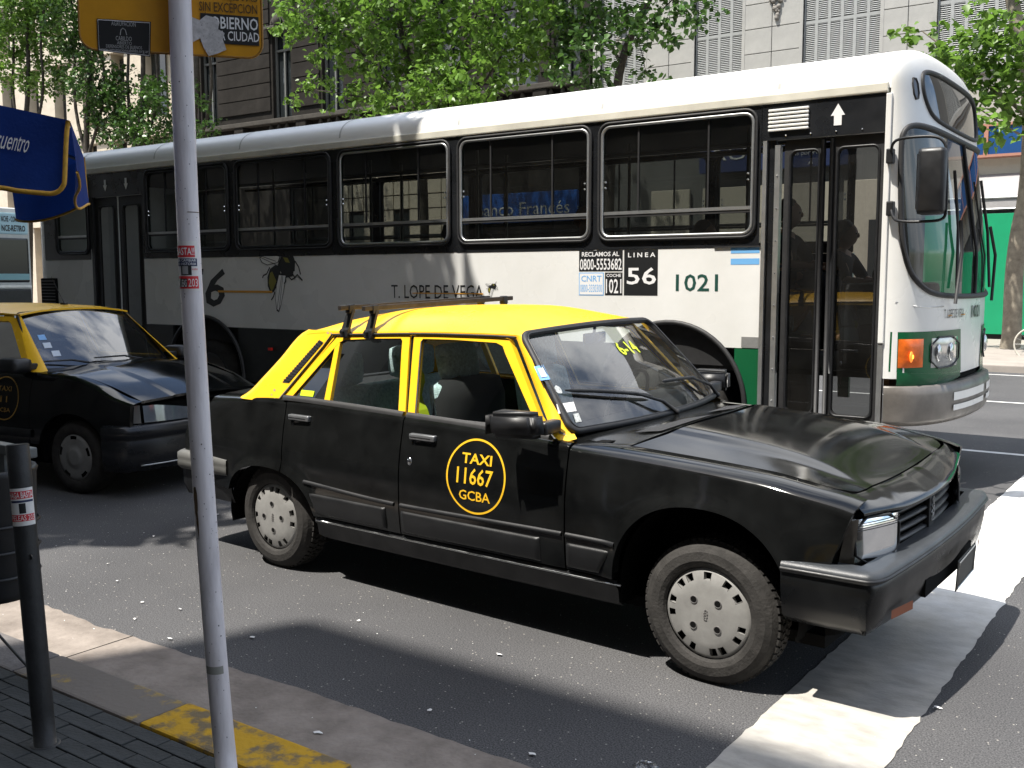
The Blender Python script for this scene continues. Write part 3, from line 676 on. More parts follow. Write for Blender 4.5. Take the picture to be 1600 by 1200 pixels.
# big trees on our own pavement, left of the frame, that shade the second taxi and the bus tail
for i, (c, r) in enumerate((((-12.6, 2.9, 9.2), 4.5), ((-18.5, 3.4, 9.4), 4.6))):
    tb = (c[0]-.4, 1.2, .12)
    cc = [(c, (r, r, r*.92), 1.0)]+[((c[0]+random.uniform(-.7, .7)*r, c[1]+random.uniform(-.6, .7)*r, c[2]+random.uniform(-.5, .5)*r), r*.45, .9) for _ in range(9)]
    tree('plane_tree', ['large dense plane tree on the near pavement, left of view, shading the second taxi', 'large plane tree further left on the near pavement, shading the tail of the bus'][i], tb, cc,
         [([tb, (tb[0], 1.3, 3), (c[0], 2.0, 6), (c[0], 2.6, 9)], .24, .12), ([(c[0]-.2, 1.6, 4.2), (c[0]+1.5, 3, 7), (c[0]+2.6, 4.2, 9)], .12, .04), ([(c[0]-.3, 1.5, 4.4), (c[0]-1.8, 2.6, 7), (c[0]-2.8, 3.4, 9)], .12, .04)], leafA, bark, 620, .27, sr=.35)
# ------------------------------------------------------------------ people
def skinbody(name, joints, edges, radii, m, parent, sub=1):
    me = bpy.data.meshes.new('sk'); me.from_pydata([tuple(j) for j in joints], edges, []); o = bpy.data.objects.new('sk', me); COL.objects.link(o)
    md = o.modifiers.new('s', 'SKIN'); sv = me.skin_vertices[0].data
    for i, r in enumerate(radii): sv[i].radius = (r, r) if not isinstance(r, tuple) else r
    sv[0].use_root = True; md.use_smooth_shade = True
    ms = o.modifiers.new('u', 'SUBSURF'); ms.levels = sub; ms.render_levels = sub
    dg = bpy.context.evaluated_depsgraph_get(); dg.update(); e = o.evaluated_get(dg); q = e.to_mesh()
    v = [tuple(p.co) for p in q.vertices]; f = [list(p.vertices) for p in q.polygons]; e.to_mesh_clear(); bpy.data.objects.remove(o)
    return mk(name, v, f, m, parent, True, off=(0, 0, 0))
def seated(label, loc, rz, shirt, hairc, arm_up=False, group=None):
    """person seated facing +x, loc = point on the seat under the hips"""
    t = thing('person', label, 'person', loc, rz, group, local=True)
    ar = [(.02, .21, .44), (.16, .27, .22), (.36, .18, .20)] if not arm_up else [(.02, .21, .46), (.22, .34, .52), (.50, .40, .60)]
    al = [(.02, -.21, .44), (.14, -.27, .22), (.36, -.16, .20)]
    J = [(0, 0, .08), (-.02, 0, .26), (0, 0, .42), (.02, 0, .52), (.05, 0, .60), (.07, 0, .68)]+ar+al+[(.05, .10, .07), (.44, .12, .08), (.46, .11, -.38), (.58, .11, -.42), (.05, -.10, .07), (.44, -.12, .08), (.46, -.11, -.38), (.58, -.11, -.42)]
    E_ = [(0, 1), (1, 2), (2, 3), (3, 4), (4, 5), (2, 6), (6, 7), (7, 8), (2, 9), (9, 10), (10, 11), (0, 12), (12, 13), (13, 14), (14, 15), (0, 16), (16, 17), (17, 18), (18, 19)]
    R_ = [.14, .13, .12, .055, .075, .085, .05, .042, .032, .05, .042, .032, .09, .065, .045, .04, .09, .065, .045, .04]
    bd = skinbody('body', J, E_, R_, skin, t)
    for s_, a in ((1, ar), (-1, al)):
        hx, hy, hz = a[2]; hb = B()
        for k in range(4): hb.tube([(hx, hy+(-.028+.018*k), hz), (hx+.05, hy+(-.03+.02*k), hz-.005), (hx+.085-.01*abs(k-1.5), hy+(-.03+.02*k), hz-.03)], [.010, .009, .007], 6)
        hb.tube([(hx-.01, hy-.03*s_, hz), (hx+.03, hy-.055*s_, hz-.01)], [.011, .008], 6); hb.mk('hand', skin, t, True)
    skinbody('shirt', [J[0], J[1], J[2], (J[3][0], 0, .50), ar[0], ar[1], al[0], al[1]], [(0, 1), (1, 2), (2, 3), (2, 4), (4, 5), (2, 6), (6, 7)], [.155, .145, .135, .07, .068, .06, .068, .06], shirt, t)
    skinbody('trousers', [J[0], J[12], J[13], J[14], J[16], J[17], J[18]], [(0, 1), (1, 2), (2, 3), (0, 4), (4, 5), (5, 6)], [.15, .10, .08, .06, .10, .08, .06], mat('trouser_blue', (.03, .035, .06), .9), t)
    hb = B(); hb.ball((.028, 0, .70), (.096, .088, .105), 12, 8)
    hb.v = [(x if z > .66 else x-.03, y, z) for x, y, z in hb.v]; hb.mk('hair', hairc, t, True)
    B().ball((.065, 0, .655), (.092, .078, .112), 14, 10).mk('head', skin, t, True)
    f = B(); f.ball((.150, .03, .665), .009, 8, 5); f.ball((.150, -.03, .665), .009, 8, 5); mks(f, 'eye', ink, t)
    B().ball((.158, 0, .645), (.016, .012, .020), 8, 5).mk('nose', skin, t, True)
    return t
# ------------------------------------------------------------------ the bus
YS, YF = 8.0, 10.5; BX0, BX1 = -14.05, -2.2
bus = thing('city_bus', 'long white and green city bus with black window band, right behind the yellow-roofed taxi', 'bus', (-8, 9.25, 0))
arches = [(-4.0, .62, .70), (-10.33, .52, .72)]
def archz(x):
    z = -1
    for (cx, cz, r) in arches:
        if abs(x-cx) < r: z = max(z, cz+math.sqrt(r*r-(x-cx)**2))
    return z
def xcols(xa, xb, step=.12):
    xs = list(np.arange(xa, xb, step))+[xb]
    for (cx, cz, r) in arches:
        for k in range(25):
            x = cx+r*cos(pi*k/24)
            if xa < x < xb: xs.append(x)
    return sorted(set(round(x, 4) for x in xs))
def sidepanel(name, xa, xb, zlo, zhi, m, y, parent=bus, rows=5, curve=.02):
    P = []
    for x in xcols(xa, xb):
        zb = max(zlo, archz(x)); zb = min(zb, zhi)
        P.append([(x, y+(curve*((zhi-z)/1.5)**2 if y < 9 else 0), z) for z in np.linspace(zb, zhi, rows)])
    s = 1 if y < 9 else -1
    return hemgrid(P, (0, s, 0), m, name, parent, 'lrbt', .05)
for y in (YS, YF):
    sidepanel('side_panel', -11.50, -3.19, 1.215 if False else 1.12, 1.955, buswhite, y)
    sidepanel('side_panel', BX0+.25, -12.66, 1.05, 1.955, buswhite, y)
    sidepanel('skirt', -3.40, -3.19, .48, 1.115, busgreen, y)
    sidepanel('skirt', -9.70, -4.60, .48, 1.115, skirtdk, y); sidepanel('skirt', -11.50, -10.95, .48, 1.115, skirtdk, y); sidepanel('skirt', BX0+.25, -12.66, .48, 1.045, skirtdk, y)
B().box(-3.34, -3.19, YS-.003, YS+.002, 1.125, 1.215).mk('grey_stripe', greypl, bus)
B().box(-3.6, -3.19, YS-.012, YS-.004, 1.965-.012, 1.965).mk('waist_trim', rubber, bus)
for (cx, cz, r) in arches:
    for y in (YS-.006, YF+.006):
        B().tube([(cx+r*cos(a), y, cz+r*sin(a)) for a in np.linspace(-.05, pi+.05, 30)], .022, 8).mk('arch_trim', rubber, bus, True)
    q = B(); q.grid([[(cx+(r+.0)*cos(a), yy, cz+(r)*sin(a)) for yy in (YS+.03, YS+.75)] for a in np.linspace(-.15, pi+.15, 24)]); q.box(cx-r-.1, cx+r+.1, YS+.7, YS+.75, .3, cz+r); q.mk('wheel_well', dark, bus)
    for y0, s in ((YS+.06, 1), (YF-.06, -1)):
        w = B(); R0 = .5; w.lathe([(.29, .02*s), (.36, .0), (.45, .01*s), (.49, .04*s), (R0, .07*s), (R0, .25*s), (.48, .28*s), (.3, .28*s)], 40, (cx, y0, R0), 'y'); wh = w.mk('wheel', tyre, bus, True)
        r_ = B(); r_.lathe([(.0, .10*s), (.09, .09*s), (.10, .12*s), (.20, .13*s), (.24, .07*s), (.29, .015*s)], 32, (cx, y0, R0), 'y'); r_.mk('rim', mat('bus_rim', (.2, .2, .2), .6), wh, True)
# window band
def ringplate(b, cell, win, r, y, dep, n=6):
    xa, xb, za, zb = cell; o = rrect(*win, r, n); cx, cz = (win[0]+win[1])/2, (win[2]+win[3])/2; outer = []
    hw, hh = (win[1]-win[0])/2, (win[3]-win[2])/2
    for (x, z) in o:
        dx, dz = (x-cx)/hw, (z-cz)/hh; k = max(abs(dx), abs(dz)); dx /= k; dz /= k
        outer.append((xa+(xb-xa)*(dx+1)/2, za+(zb-za)*(dz+1)/2))
    k = len(o); V = [(x, y, z) for x, z in outer]+[(x, y, z) for x, z in o]+[(x, y+dep, z) for x, z in o]
    F_ = [(i, (i+1) % k, k+(i+1) % k, k+i) for i in range(k)]+[(k+i, k+(i+1) % k, 2*k+(i+1) % k, 2*k+i) for i in range(k)]
    b.add(V, F_)
wn = [(-4.70, -3.26), (-6.31, -4.82), (-7.96, -6.45), (-9.66, -8.11), (-11.40, -9.82), (-13.47, -12.72)]
ZW0, ZW1 = 2.055, 3.045
cuts = [(-3.205, wn[0][0]-.06), (-4.76, -6.38), (-6.38, -8.035), (-8.035, -9.74), (-9.74, -11.50), (-12.66, -13.8)]
for y, s in ((YS-.004, 1), (YF+.004, -1)):
    for (c, w) in zip(cuts, wn):
        bb_ = B(); ringplate(bb_, (c[1], c[0], 1.957, 3.085), (w[0], w[1], ZW0, ZW1), .09, y, .05*s)
        bb_.mk('window_band', busblack, bus)
    for i, w in enumerate(wn):
        if s == 1: wf = B().tube([(x, y-.004, z) for x, z in rrect(w[0]+.012, w[1]-.012, ZW0+.012, ZW1-.012, .08)], .015, 6, True).mk('window', alum if i < 3 else plastic, bus, True)
        else: wf = B().tube([(x, y+.004, z) for x, z in rrect(w[0]+.012, w[1]-.012, ZW0+.012, ZW1-.012, .08)], .015, 6, True).mk('window', plastic, bus, True)
        B().tube([(x, y-.012*s, z) for x, z in rrect(w[0]-.018, w[1]+.018, ZW0-.018, ZW1+.018, .1)], .013, 6, True).mk('gasket', rubber, wf, True)
        mk('pane', [(x, y+.02*s, z) for x, z in rrect(w[0], w[1], ZW0, ZW1, .09)], [list(range(24))], glass_bus, wf)
        B().box(w[0], w[1], y-.004, y+.03, 2.262, 2.290).mk('transom', alum, wf)
        B().box(w[0], w[1], y+.001, y+.031, 2.238, 2.259).mk('transom_seal', rubber, wf)
        if w[1]-w[0] > 1:
            q = B()
            for xx in (w[0]+.36, w[1]-.42): q.box(xx, xx+.016, y+.008*1, y+.022, 2.29, ZW1)
            mks(q, 'slider_bar', cardk, wf)
            q = B()
            for xx in (w[0]+.05, w[1]-.05): q.ball((xx, y-.01*s, 2.50), .012, 6, 4); q.ball((xx, y-.01*s, 2.55), .012, 6, 4)
            mks(q, 'catch', chrome, wf)
# header and front door
for y, s in ((YS-.006, 1), ):
    B().box(-3.20, -2.225, y, y+.05, 2.80, 3.085).mk('door_header', busblack, bus)
    q = B()
    for k in range(6): q.cbox(-3.145, -2.815, y-.022, y, 2.868+k*.031, 2.868+k*.031+.020, .006)
    mks(q, 'vent_louvre', white, bus)
    cx = -2.59
    mk('arrow', [(cx-.055, y-.004, 2.95), (cx+.055, y-.004, 2.95), (cx, y-.004, 3.04), (cx-.03, y-.004, 2.95), (cx+.03, y-.004, 2.95), (cx+.03, y-.004, 2.875), (cx-.03, y-.004, 2.875)], [(0, 1, 2), (3, 4, 5, 6)], whiteink, bus)
    q = B()
    for xx in (-3.0, -2.8, -2.6, -2.4): q.ball((xx, y-.003, 2.83), .008, 6, 4)
    mks(q, 'rivet', chrome, bus)
def leaf(name, xa, xb, za, zb, gx0, gx1, gz0, gz1, parent, y=YS+.03, g=glass_bus):
    b = B(); ringplate(b, (xa, xb, za, zb), (gx0, gx1, gz0, gz1), .05, y, .03); d = b.mk(name, rubber, parent)
    mk('pane', [(x, y+.012, z) for x, z in rrect(gx0, gx1, gz0, gz1, .05)], [list(range(24))], g, d)
    B().tube([(x, y-.004, z) for x, z in rrect(gx0-.01, gx1+.01, gz0-.01, gz1+.01, .05)], .010, 6, True).mk('gasket', plastic, d, True)
    return d
glass_door = glassmat('door_glass', (.30, .31, .31), ior=1.6, dirt=.03)
d1 = leaf('door', -3.02, -2.685, .48, 2.795, -2.96, -2.745, .62, 2.70, bus, g=glass_door)
d2 = leaf('door', -2.655, -2.24, .48, 2.795, -2.585, -2.285, .62, 2.70, bus, g=glass_door)
for d, xx in ((d1, -2.705), (d2, -2.635)): B().tube([(xx, YS+.01, .5), (xx, YS+.01, 2.78)], .016, 8).mk('rubber_edge', rubber, d, True)
B().tube([(-2.595, YS-.01, .95), (-2.60, YS-.03, 1.1), (-2.60, YS-.03, 1.8), (-2.595, YS-.01, 1.9)], .010, 8).mk('handle', plastic, d2, True)
b = B(); b.box(-3.188, -3.155, YS-.010, YS+.05, .48, 2.80); b.mk('door_pillar', alum, bus)
B().box(-3.155, -3.09, YS+.02, YS+.06, .48, 2.80).mk('door_post', busblack, bus)
b = B(); b.box(-3.088, -3.045, YS-.006, YS+.05, .48, 2.76); b.mk('hinge_strip', alum, bus)
q = B()
for z in np.arange(.7, 2.7, .26): q.ball((-3.066, YS-.008, z), .007, 6, 4)
mks(q, 'rivet', chrome, bus)
b = B(); b.cbox(-2.228, -2.185, YS-.020, YS+.04, 1.20, 3.08, .008); b.mk('corner_pillar', buswhite, bus)
B().box(-2.228, -2.19, YS-.012, YS+.04, .48, 1.198).mk('corner_pillar', alum, bus)
# rear door
B().box(-12.66, -11.50, YS-.004, YS+.05, 2.78, 3.085).mk('door_header', busblack, bus)
for k, cx in enumerate((-12.28, -11.82)):
    mk('arrow', [(cx-.045, YS-.008, 2.93), (cx+.045, YS-.008, 2.93), (cx, YS-.008, 2.85), (cx-.022, YS-.008, 3.0), (cx+.022, YS-.008, 3.0), (cx+.022, YS-.008, 2.93), (cx-.022, YS-.008, 2.93)], [(0, 2, 1), (3, 6, 5, 4)], whiteink, bus)
leaf('door', -12.60, -12.08, .48, 2.775, -12.50, -12.18, .65, 2.65, bus, g=glass_door); leaf('door', -12.05, -11.53, .48, 2.775, -11.95, -11.63, .65, 2.65, bus, g=glass_door)
B().box(-12.655, -12.60, YS, YS+.05, .48, 2.78).mk('door_pillar', plastic, bus)
# gutter, roof
for y, s in ((YS, 1), (YF, -1)):
    B().cbox(BX0+.2, -2.215, min(y-.022*s, y+.05*s), max(y-.022*s, y+.05*s), 3.088, 3.165, .012).mk('gutter', mat('gutter_paint', (.62, .60, .52), .4, nz=.2, nscale=2), bus)
n_ = 3.2
def roofsec(z): return max(0.0, 1-max(0, (z-3.12)/.38)**n_)**(1/n_)
ph = np.linspace(0, pi, 41); sec = [(9.25-1.25*np.sign(cos(a))*abs(cos(a))**(2/n_), 3.12+.38*abs(sin(a))**(2/n_)) for a in ph]
xs = np.concatenate([[BX0+.06, BX0+.12, BX0+.2], np.linspace(BX0+.35, -2.2, 60)])
P = [[(x, 9.25+(y-9.25)*(.97+.03*min(1, (x-BX0)/.3)), 3.12+(z-3.12)*min(1, .6+(x-BX0-.06)*1.6)) for y, z in sec] for x in xs]
roofm = mat('roof_white', (0.84, 0.84, 0.82), 0.35, 0, .5, nz=.05, nscale=1.5)
rf = B().grid(P).mk('roof', roofm, bus, True)
q = B()
for x in np.arange(BX0+1.2, -2.6, 1.63): q.grid([[(x+dx, y, z+.004) for y, z in sec[1:-1]] for dx in (-.012, .012)])
mks(q, 'roof_seam', mat('seam_grey', (.5, .5, .48), .5), rf)
B().cbox(-2.46, -2.32, 8.35, 8.55, 3.40, 3.465, .02).mk('roof_vent', mat('vent_grey', (.10, .10, .10), .5), bus)
B().cbox(-8.2, -7.4, 8.9, 9.6, 3.49, 3.58, .03).mk('roof_hatch', buswhite, bus)
# rear end
P = []
for a in np.linspace(0, pi, 30):
    yy = 9.25-1.25*np.sign(cos(a))*abs(cos(a))**.35; xx = BX0+.27-.27*abs(sin(a))**.5; P.append([(xx, yy, z) for z in np.linspace(.5, 3.14, 12)])
B().grid(P).mk('rear_wall', buswhite, bus, True)
q = B(); q.cbox(-13.93, -13.52, YS-.02, YS+.03, 1.28, 1.71, .02); q.mk('engine_grille', dark, bus)
q = B()
for k in range(9): q.box(-13.90, -13.55, YS-.03, YS-.018, 1.31+k*.044, 1.325+k*.044)
mks(q, 'grille_slat', plastic, bus)
# front shell
BD, BPW = .40, 2.4
def FR(s, z, off=0.0):
    th = (s-.5)*pi; c = abs(cos(th))**(2/BPW); t = np.sign(sin(th))*abs(sin(th))**(2/BPW)
    lean = -0.17*max(0, (z-1.9)/1.1); r = roofsec(z) if z > 3.12 else 1.0
    return (-2.2+(BD+off+lean)*c*(r if z > 3.12 else 1), 9.25+(1.25+off*.3)*t*r, z)
ws_h = [(.092, 2.80), (.074, 2.72), (.067, 2.35), (.073, 1.96), (.111, 1.75), (.179, 1.63), (.248, 1.575), (.36, 1.555), (.5, 1.55)]
ws_t = [(.15, 2.85), (.263, 2.85), (.394, 2.83), (.5, 2.82)]
wsp = ws_h+[(1-a, z) for a, z in ws_h[:-1][::-1]]+[(1-a, z) for a, z in ws_t[:-1]]+ws_t[::-1]
de_h = [(.243, 3.24), (.240, 3.13), (.262, 3.02), (.301, 2.935), (.397, 2.90), (.5, 2.89)]
de_t = [(.27, 3.28), (.343, 3.30), (.5, 3.30)]
dep = de_h+[(1-a, z) for a, z in de_h[:-1][::-1]]+[(1-a, z) for a, z in de_t[:-1]]+de_t[::-1]
S_ = np.linspace(0, 1, 141); Z_ = np.concatenate([np.linspace(.93, 3.12, 100), 3.12+.38*np.sin(np.linspace(0, pi/2, 22))[1:]])
V = [FR(s, z) for s in S_ for z in Z_]; nz_ = len(Z_); Fs = []; Gw = []; Gd = []
for i in range(140):
    for j in range(nz_-1):
        sm, zm = (S_[i]+S_[i+1])/2, (Z_[j]+Z_[j+1])/2; q = (i*nz_+j, (i+1)*nz_+j, (i+1)*nz_+j+1, i*nz_+j+1)
        if inpoly(sm, zm, wsp): Gw.append(q)
        elif inpoly(sm, zm, dep): Gd.append(q)
        else: Fs.append(q)
mk('front_shell', V, Fs, buswhite, bus, True)
def submesh(fs, push):
    ids = sorted(set(i for f in fs for i in f)); mp_ = {a: k for k, a in enumerate(ids)}; return [(V[i][0]-push, V[i][1], V[i][2]) for i in ids], [[mp_[i] for i in f] for f in fs]
wv, wf_ = submesh(Gw, .004); wsb = mk('windshield', wv, wf_, glass_busws, bus, True)
dv, df = submesh(Gd, .004); dsb = mk('destination_window', dv, df, glass_busws, bus, True)
for poly, r_, par in ((wsp, .022, wsb), (dep, .018, dsb)):
    pp = chaikin([(a, z) for a, z in poly], 2); B().tube([FR(a, z, .003) for a, z in pp], r_, 7, True).mk('gasket', rubber, par, True)
B().tube([FR(.5, z, .006) for z in np.linspace(1.56, 2.81, 14)], .014, 7).mk('center_bar', rubber, wsb, True)
vp = [(.165, 3.20), (.205, 3.20), (.212, 3.06), (.178, 3.04)]; B().tube([FR(a, z, .004) for a, z in chaikin(vp, 1)], .008, 6, True).mk('marker_rim', rubber, bus, True)
mk('marker_lamp', [FR(a, z, .004) for a, z in vp], [(0, 1, 2, 3)], mat('marker_glass', (.12, .12, .13), .2), bus)
def fpatch(name, poly, m, off, parent=bus, k=8, smooth=False):
    """quad patch on the front surface between four (s,z) corners a,b (bottom) d,c (top)"""
    a, b_, c, d = poly; P = []
    for i in range(k+1):
        t = i/k; lo = (a[0]+(b_[0]-a[0])*t, a[1]+(b_[1]-a[1])*t); hi = (d[0]+(c[0]-d[0])*t, d[1]+(c[1]-d[1])*t)
        P.append([FR(lo[0]+(hi[0]-lo[0])*w, lo[1]+(hi[1]-lo[1])*w, off) for w in np.linspace(0, 1, 6)])
    return B().grid(P).mk(name, m, parent, smooth)
for sg in (0, 1):
    fx = (lambda s: s) if sg == 0 else (lambda s: 1-s)
    gp = fpatch('lamp_surround', [(fx(.030), .985), (fx(.425), .945), (fx(.412), 1.29), (fx(.032), 1.29)], busgreen, .006, smooth=True)
    P = [[FR(fx(.03+.39*t), z, o) for z, o in ((.985-.04*t, .006), (.93-.05*sin(pi*t)-.02, .010), (.90-.05*sin(pi*t)-.02, -.02))] for t in np.linspace(0.1, 1, 14)]
    B().grid(P).mk('lamp_surround_lip', busgreen, gp, True)
    def lamp(name, s0, s1, z0, z1, m, off=.03, parent=bus):
        k = 8; P = []
        for i in range(k+1):
            s = fx(s0+(s1-s0)*i/k); e = sin(pi*min(1, max(0, i/k)))**.25 if 0 < i < k else 0
            P.append([FR(s, z0+(z1-z0)*w, .008+off*e*(sin(pi*w)**.25 if 0 < w < 1 else 0)) for w in np.linspace(0, 1, 8)])
        return B().grid(P).mk(name, m, parent, True)
    tl = lamp('turn_lamp', .072, .198, 1.015, 1.235, mat('amber_lens_bus', (.62, .12, .012), .25, 0, .6, nz=.25, nscale=14), .03)
    if sg == 0:
        em = bpy.data.materials.new('lit_bulb'); em.use_nodes = True; nb = em.node_tree.nodes['Principled BSDF']; nb.inputs['Base Color'].default_value = (1, .45, .05, 1); nb.inputs['Emission Color'].default_value = (1, .42, .03, 1); nb.inputs['Emission Strength'].default_value = 2.5
        gm = bpy.data.materials.new('lit_lens'); gm.use_nodes = True; nb = gm.node_tree.nodes['Principled BSDF']; nb.inputs['Base Color'].default_value = (.75, .2, .02, 1); nb.inputs['Emission Color'].default_value = (1, .25, .02, 1); nb.inputs['Emission Strength'].default_value = .55
        c_ = FR(.135, 1.10, .034); B().ball(c_, (.012, .022, .020), 10, 6).mk('bulb', em, tl, True); c_ = FR(.135, 1.10, .0235); B().ball(c_, (.012, .05, .045), 12, 6).mk('bulb_glow', gm, tl, True)
    hl = lamp('headlamp', .240, .392, 1.005, 1.235, mat('bus_lens', (.42, .43, .42), .08, .5, .8, nz=.5, nscale=7, coat=.8), .012)
    for s_, r_ in ((.275, .07), (.345, .075)):
        c_ = FR(fx(s_), 1.12, .018); B().ball(c_, (.02, r_*.75, r_), 16, 8).mk('reflector', chrome, hl, True)
    cz = [FR(fx(a), z, .016) for a, z in chaikin([(.236, 1.0), (.396, 1.0), (.396, 1.24), (.236, 1.24)], 1)]
    B().tube(cz, .007, 6, True).mk('headlamp_rim', plastic, hl, True)
    # wipers
    w0 = FR(fx(.33), 1.50, .06); w1 = FR(fx(.40), 2.45, .05)
    wp = B(); wp.tube([w0, FR(fx(.345), 1.9, .075), FR(fx(.37), 2.15, .06)], .014, 6); wp.mk('wiper_arm', rubber, bus, True)
    B().tube([FR(fx(.352), 1.62, .035), FR(fx(.37), 2.1, .032), FR(fx(.39), 2.55, .03)], .013, 6).mk('wiper_blade', rubber, bus, True)
B().box(-2.19, -2.15, YS+.05, YF-.05, .55, .95).mk('front_frame', mat('rusty_frame', (.05, .03, .02), .9, col2=(.16, .08, .03), nscale=14), bus)
P = [[FR(s, .935, -.01), FR(s, .87, -.03), FR(s, .78, -.06)] for s in np.linspace(.10, .97, 30)]; B().grid(P).mk('front_apron', dark, bus, True)
P = []
for s in np.linspace(.012, .985, 60):
    zt = .875+.0*s; zb = .565
    P.append([FR(s, z, o)[:2]+(z,) for z, o in ((zt-.005, -.05), (zt, .03), (zt-.012, .062), (.80, .072), (.72, .07), (zb+.04, .06), (zb, .04), (zb, -.05))])
bmp = hemgrid(P, (0, 0, 0), mat('bus_bumper', (.17, .155, .14), .42, .25, .5, nz=.25, nscale=5, rn=.12, bump=.1, bscale=8), 'bumper', bus, '', 0)
for z0, z1 in ((.735, .800), (.655, .700)):
    B().grid([[FR(s, z0, .077), FR(s, z1, .077)] for s in np.linspace(.335, .53, 10)]).mk('white_stripe', white, bmp)
    B().grid([[FR(s, z0, .077), FR(s, z1, .077)] for s in np.linspace(.56, .70, 8)]).mk('white_stripe', white, bmp)
text('T. LOPE DE VEGA', ink, bus, lambda a, z: FR(a, z, .006), .305, .43, 1.385, 1.455)
mk('underline', [FR(a, z, .005) for a, z in ((.33, 1.40), (.44, 1.40), (.44, 1.41), (.33, 1.41))], [(0, 1, 2, 3)], orangeink, bus)
text('1021', ink, bus, lambda a, z: FR(a, z, .006), .485, .545, 1.37, 1.475, bold=.02)
B().tube([FR(s, z, .002) for s, z in ((.05, 1.52), (.15, 1.485), (.22, 1.475), (.3, 1.48))], .006, 6).mk('crease', buswhite, bus, True)
# mirror
mr_ = thing('x', 'x', 'x') if False else None
MY = 7.76
q = B().tube(chaikin([aty(1393, 243, 7.97), aty(1394, 222, 7.85), aty(1412, 215, MY), aty(1463, 212, MY), aty(1477, 222, MY), aty(1480, 240, MY), aty(1479, 330, MY), aty(1474, 343, MY), aty(1455, 346, MY), aty(1402, 347, MY), aty(1394, 338, 7.88), aty(1392, 325, 7.97)], 2, False), .011, 7).mk('mirror_arm', plastic, bus, True)
q = B()
for v in (243, 325): p = aty(1391, v, 7.965); q.cbox(p[0]-.025, p[0]+.03, p[1]-.03, p[1]+.03, p[2]-.06, p[2]+.05, .01)
mks(q, 'mirror_bracket', plastic, bus)
a0, a1 = aty(1438, 233, MY), aty(1479, 335, MY); q = B(); q.cbox(a0[0], a1[0]-.005, MY-.09, MY+.03, a1[2], a0[2], .035); q.mk('mirror', plastic, bus, True)
B().cbox(a0[0]-.004, a0[0]+.01, MY-.07, MY+.01, a1[2]+.04, a0[2]-.04, .004).mk('mirror_glass', mat('mirror_surface', (.7, .7, .7), .02, 1), bus)
# signage
PY = lambda z: YS+.02*((1.955-z)/1.5)**2; sy = YS
def plate(x0, x1, z0, z1, m, d=.0012, name='plate'): return B().grid([[(x, PY(z)-d, z) for z in np.linspace(z0, z1, 5)] for x in (x0, x1)]).mk(name, m, bus)
def txt(s, m, x0, x1, z0, z1, **k): return text(s, m, bus, lambda a, z: (a, PY(z)-.0022, z), x0, x1, z0, z1, **k)
plate(-4.93, -4.475, 1.763, 1.952, ink); txt('RECLAMOS AL', whiteink, -4.90, -4.51, 1.897, 1.938, bold=.02); txt('0800-5553682', whiteink, -4.92, -4.485, 1.775, 1.878, bold=.012)
plate(-4.46, -4.125, 1.548, 1.952, ink); txt('L I N E A', whiteink, -4.42, -4.15, 1.885, 1.925, bold=.02); txt('56', whiteink, -4.43, -4.14, 1.645, 1.795, bold=.012)
plate(-4.93, -4.668, 1.545, 1.752, blueink); plate(-4.922, -4.676, 1.553, 1.744, whiteink, .0022)
text('CNRT', blueink, bus, lambda a, z: (a, PY(z)-.0030, z), -4.905, -4.69, 1.670, 1.725, bold=.01); text('0800-3330300', blueink, bus, lambda a, z: (a, PY(z)-.0030, z), -4.915, -4.685, 1.575, 1.645)
plate(-4.655, -4.475, 1.548, 1.752, ink); txt('COCHE', whiteink, -4.64, -4.49, 1.712, 1.740, bold=.02); txt('1021', whiteink, -4.645, -4.485, 1.565, 1.695, bold=.012)
txt('1021', green_ink, -3.95, -3.56, 1.59, 1.735, bold=.009)
plate(-3.45, -3.20, 1.905, 1.952, blueink); plate(-3.45, -3.20, 1.812, 1.862, blueink)
txt('T. LOPE DE VEGA', ink, -7.24, -6.03, 1.495, 1.635); plate(-6.95, -6.03, 1.545, 1.555, orangeink, .0032)
txt('6', ink, -10.29, -9.91, 1.36, 1.82, bold=.014, shear=.25); txt('5', ink, -10.62, -10.31, 1.36, 1.82, bold=.012, shear=.25)
plate(-10.05, -9.08, 1.535, 1.56, orangeink, .0032)
beeg = mat('bee_olive', (.22, .20, .03), .5); beew = mat('bee_wing', (.78, .78, .76), .4)
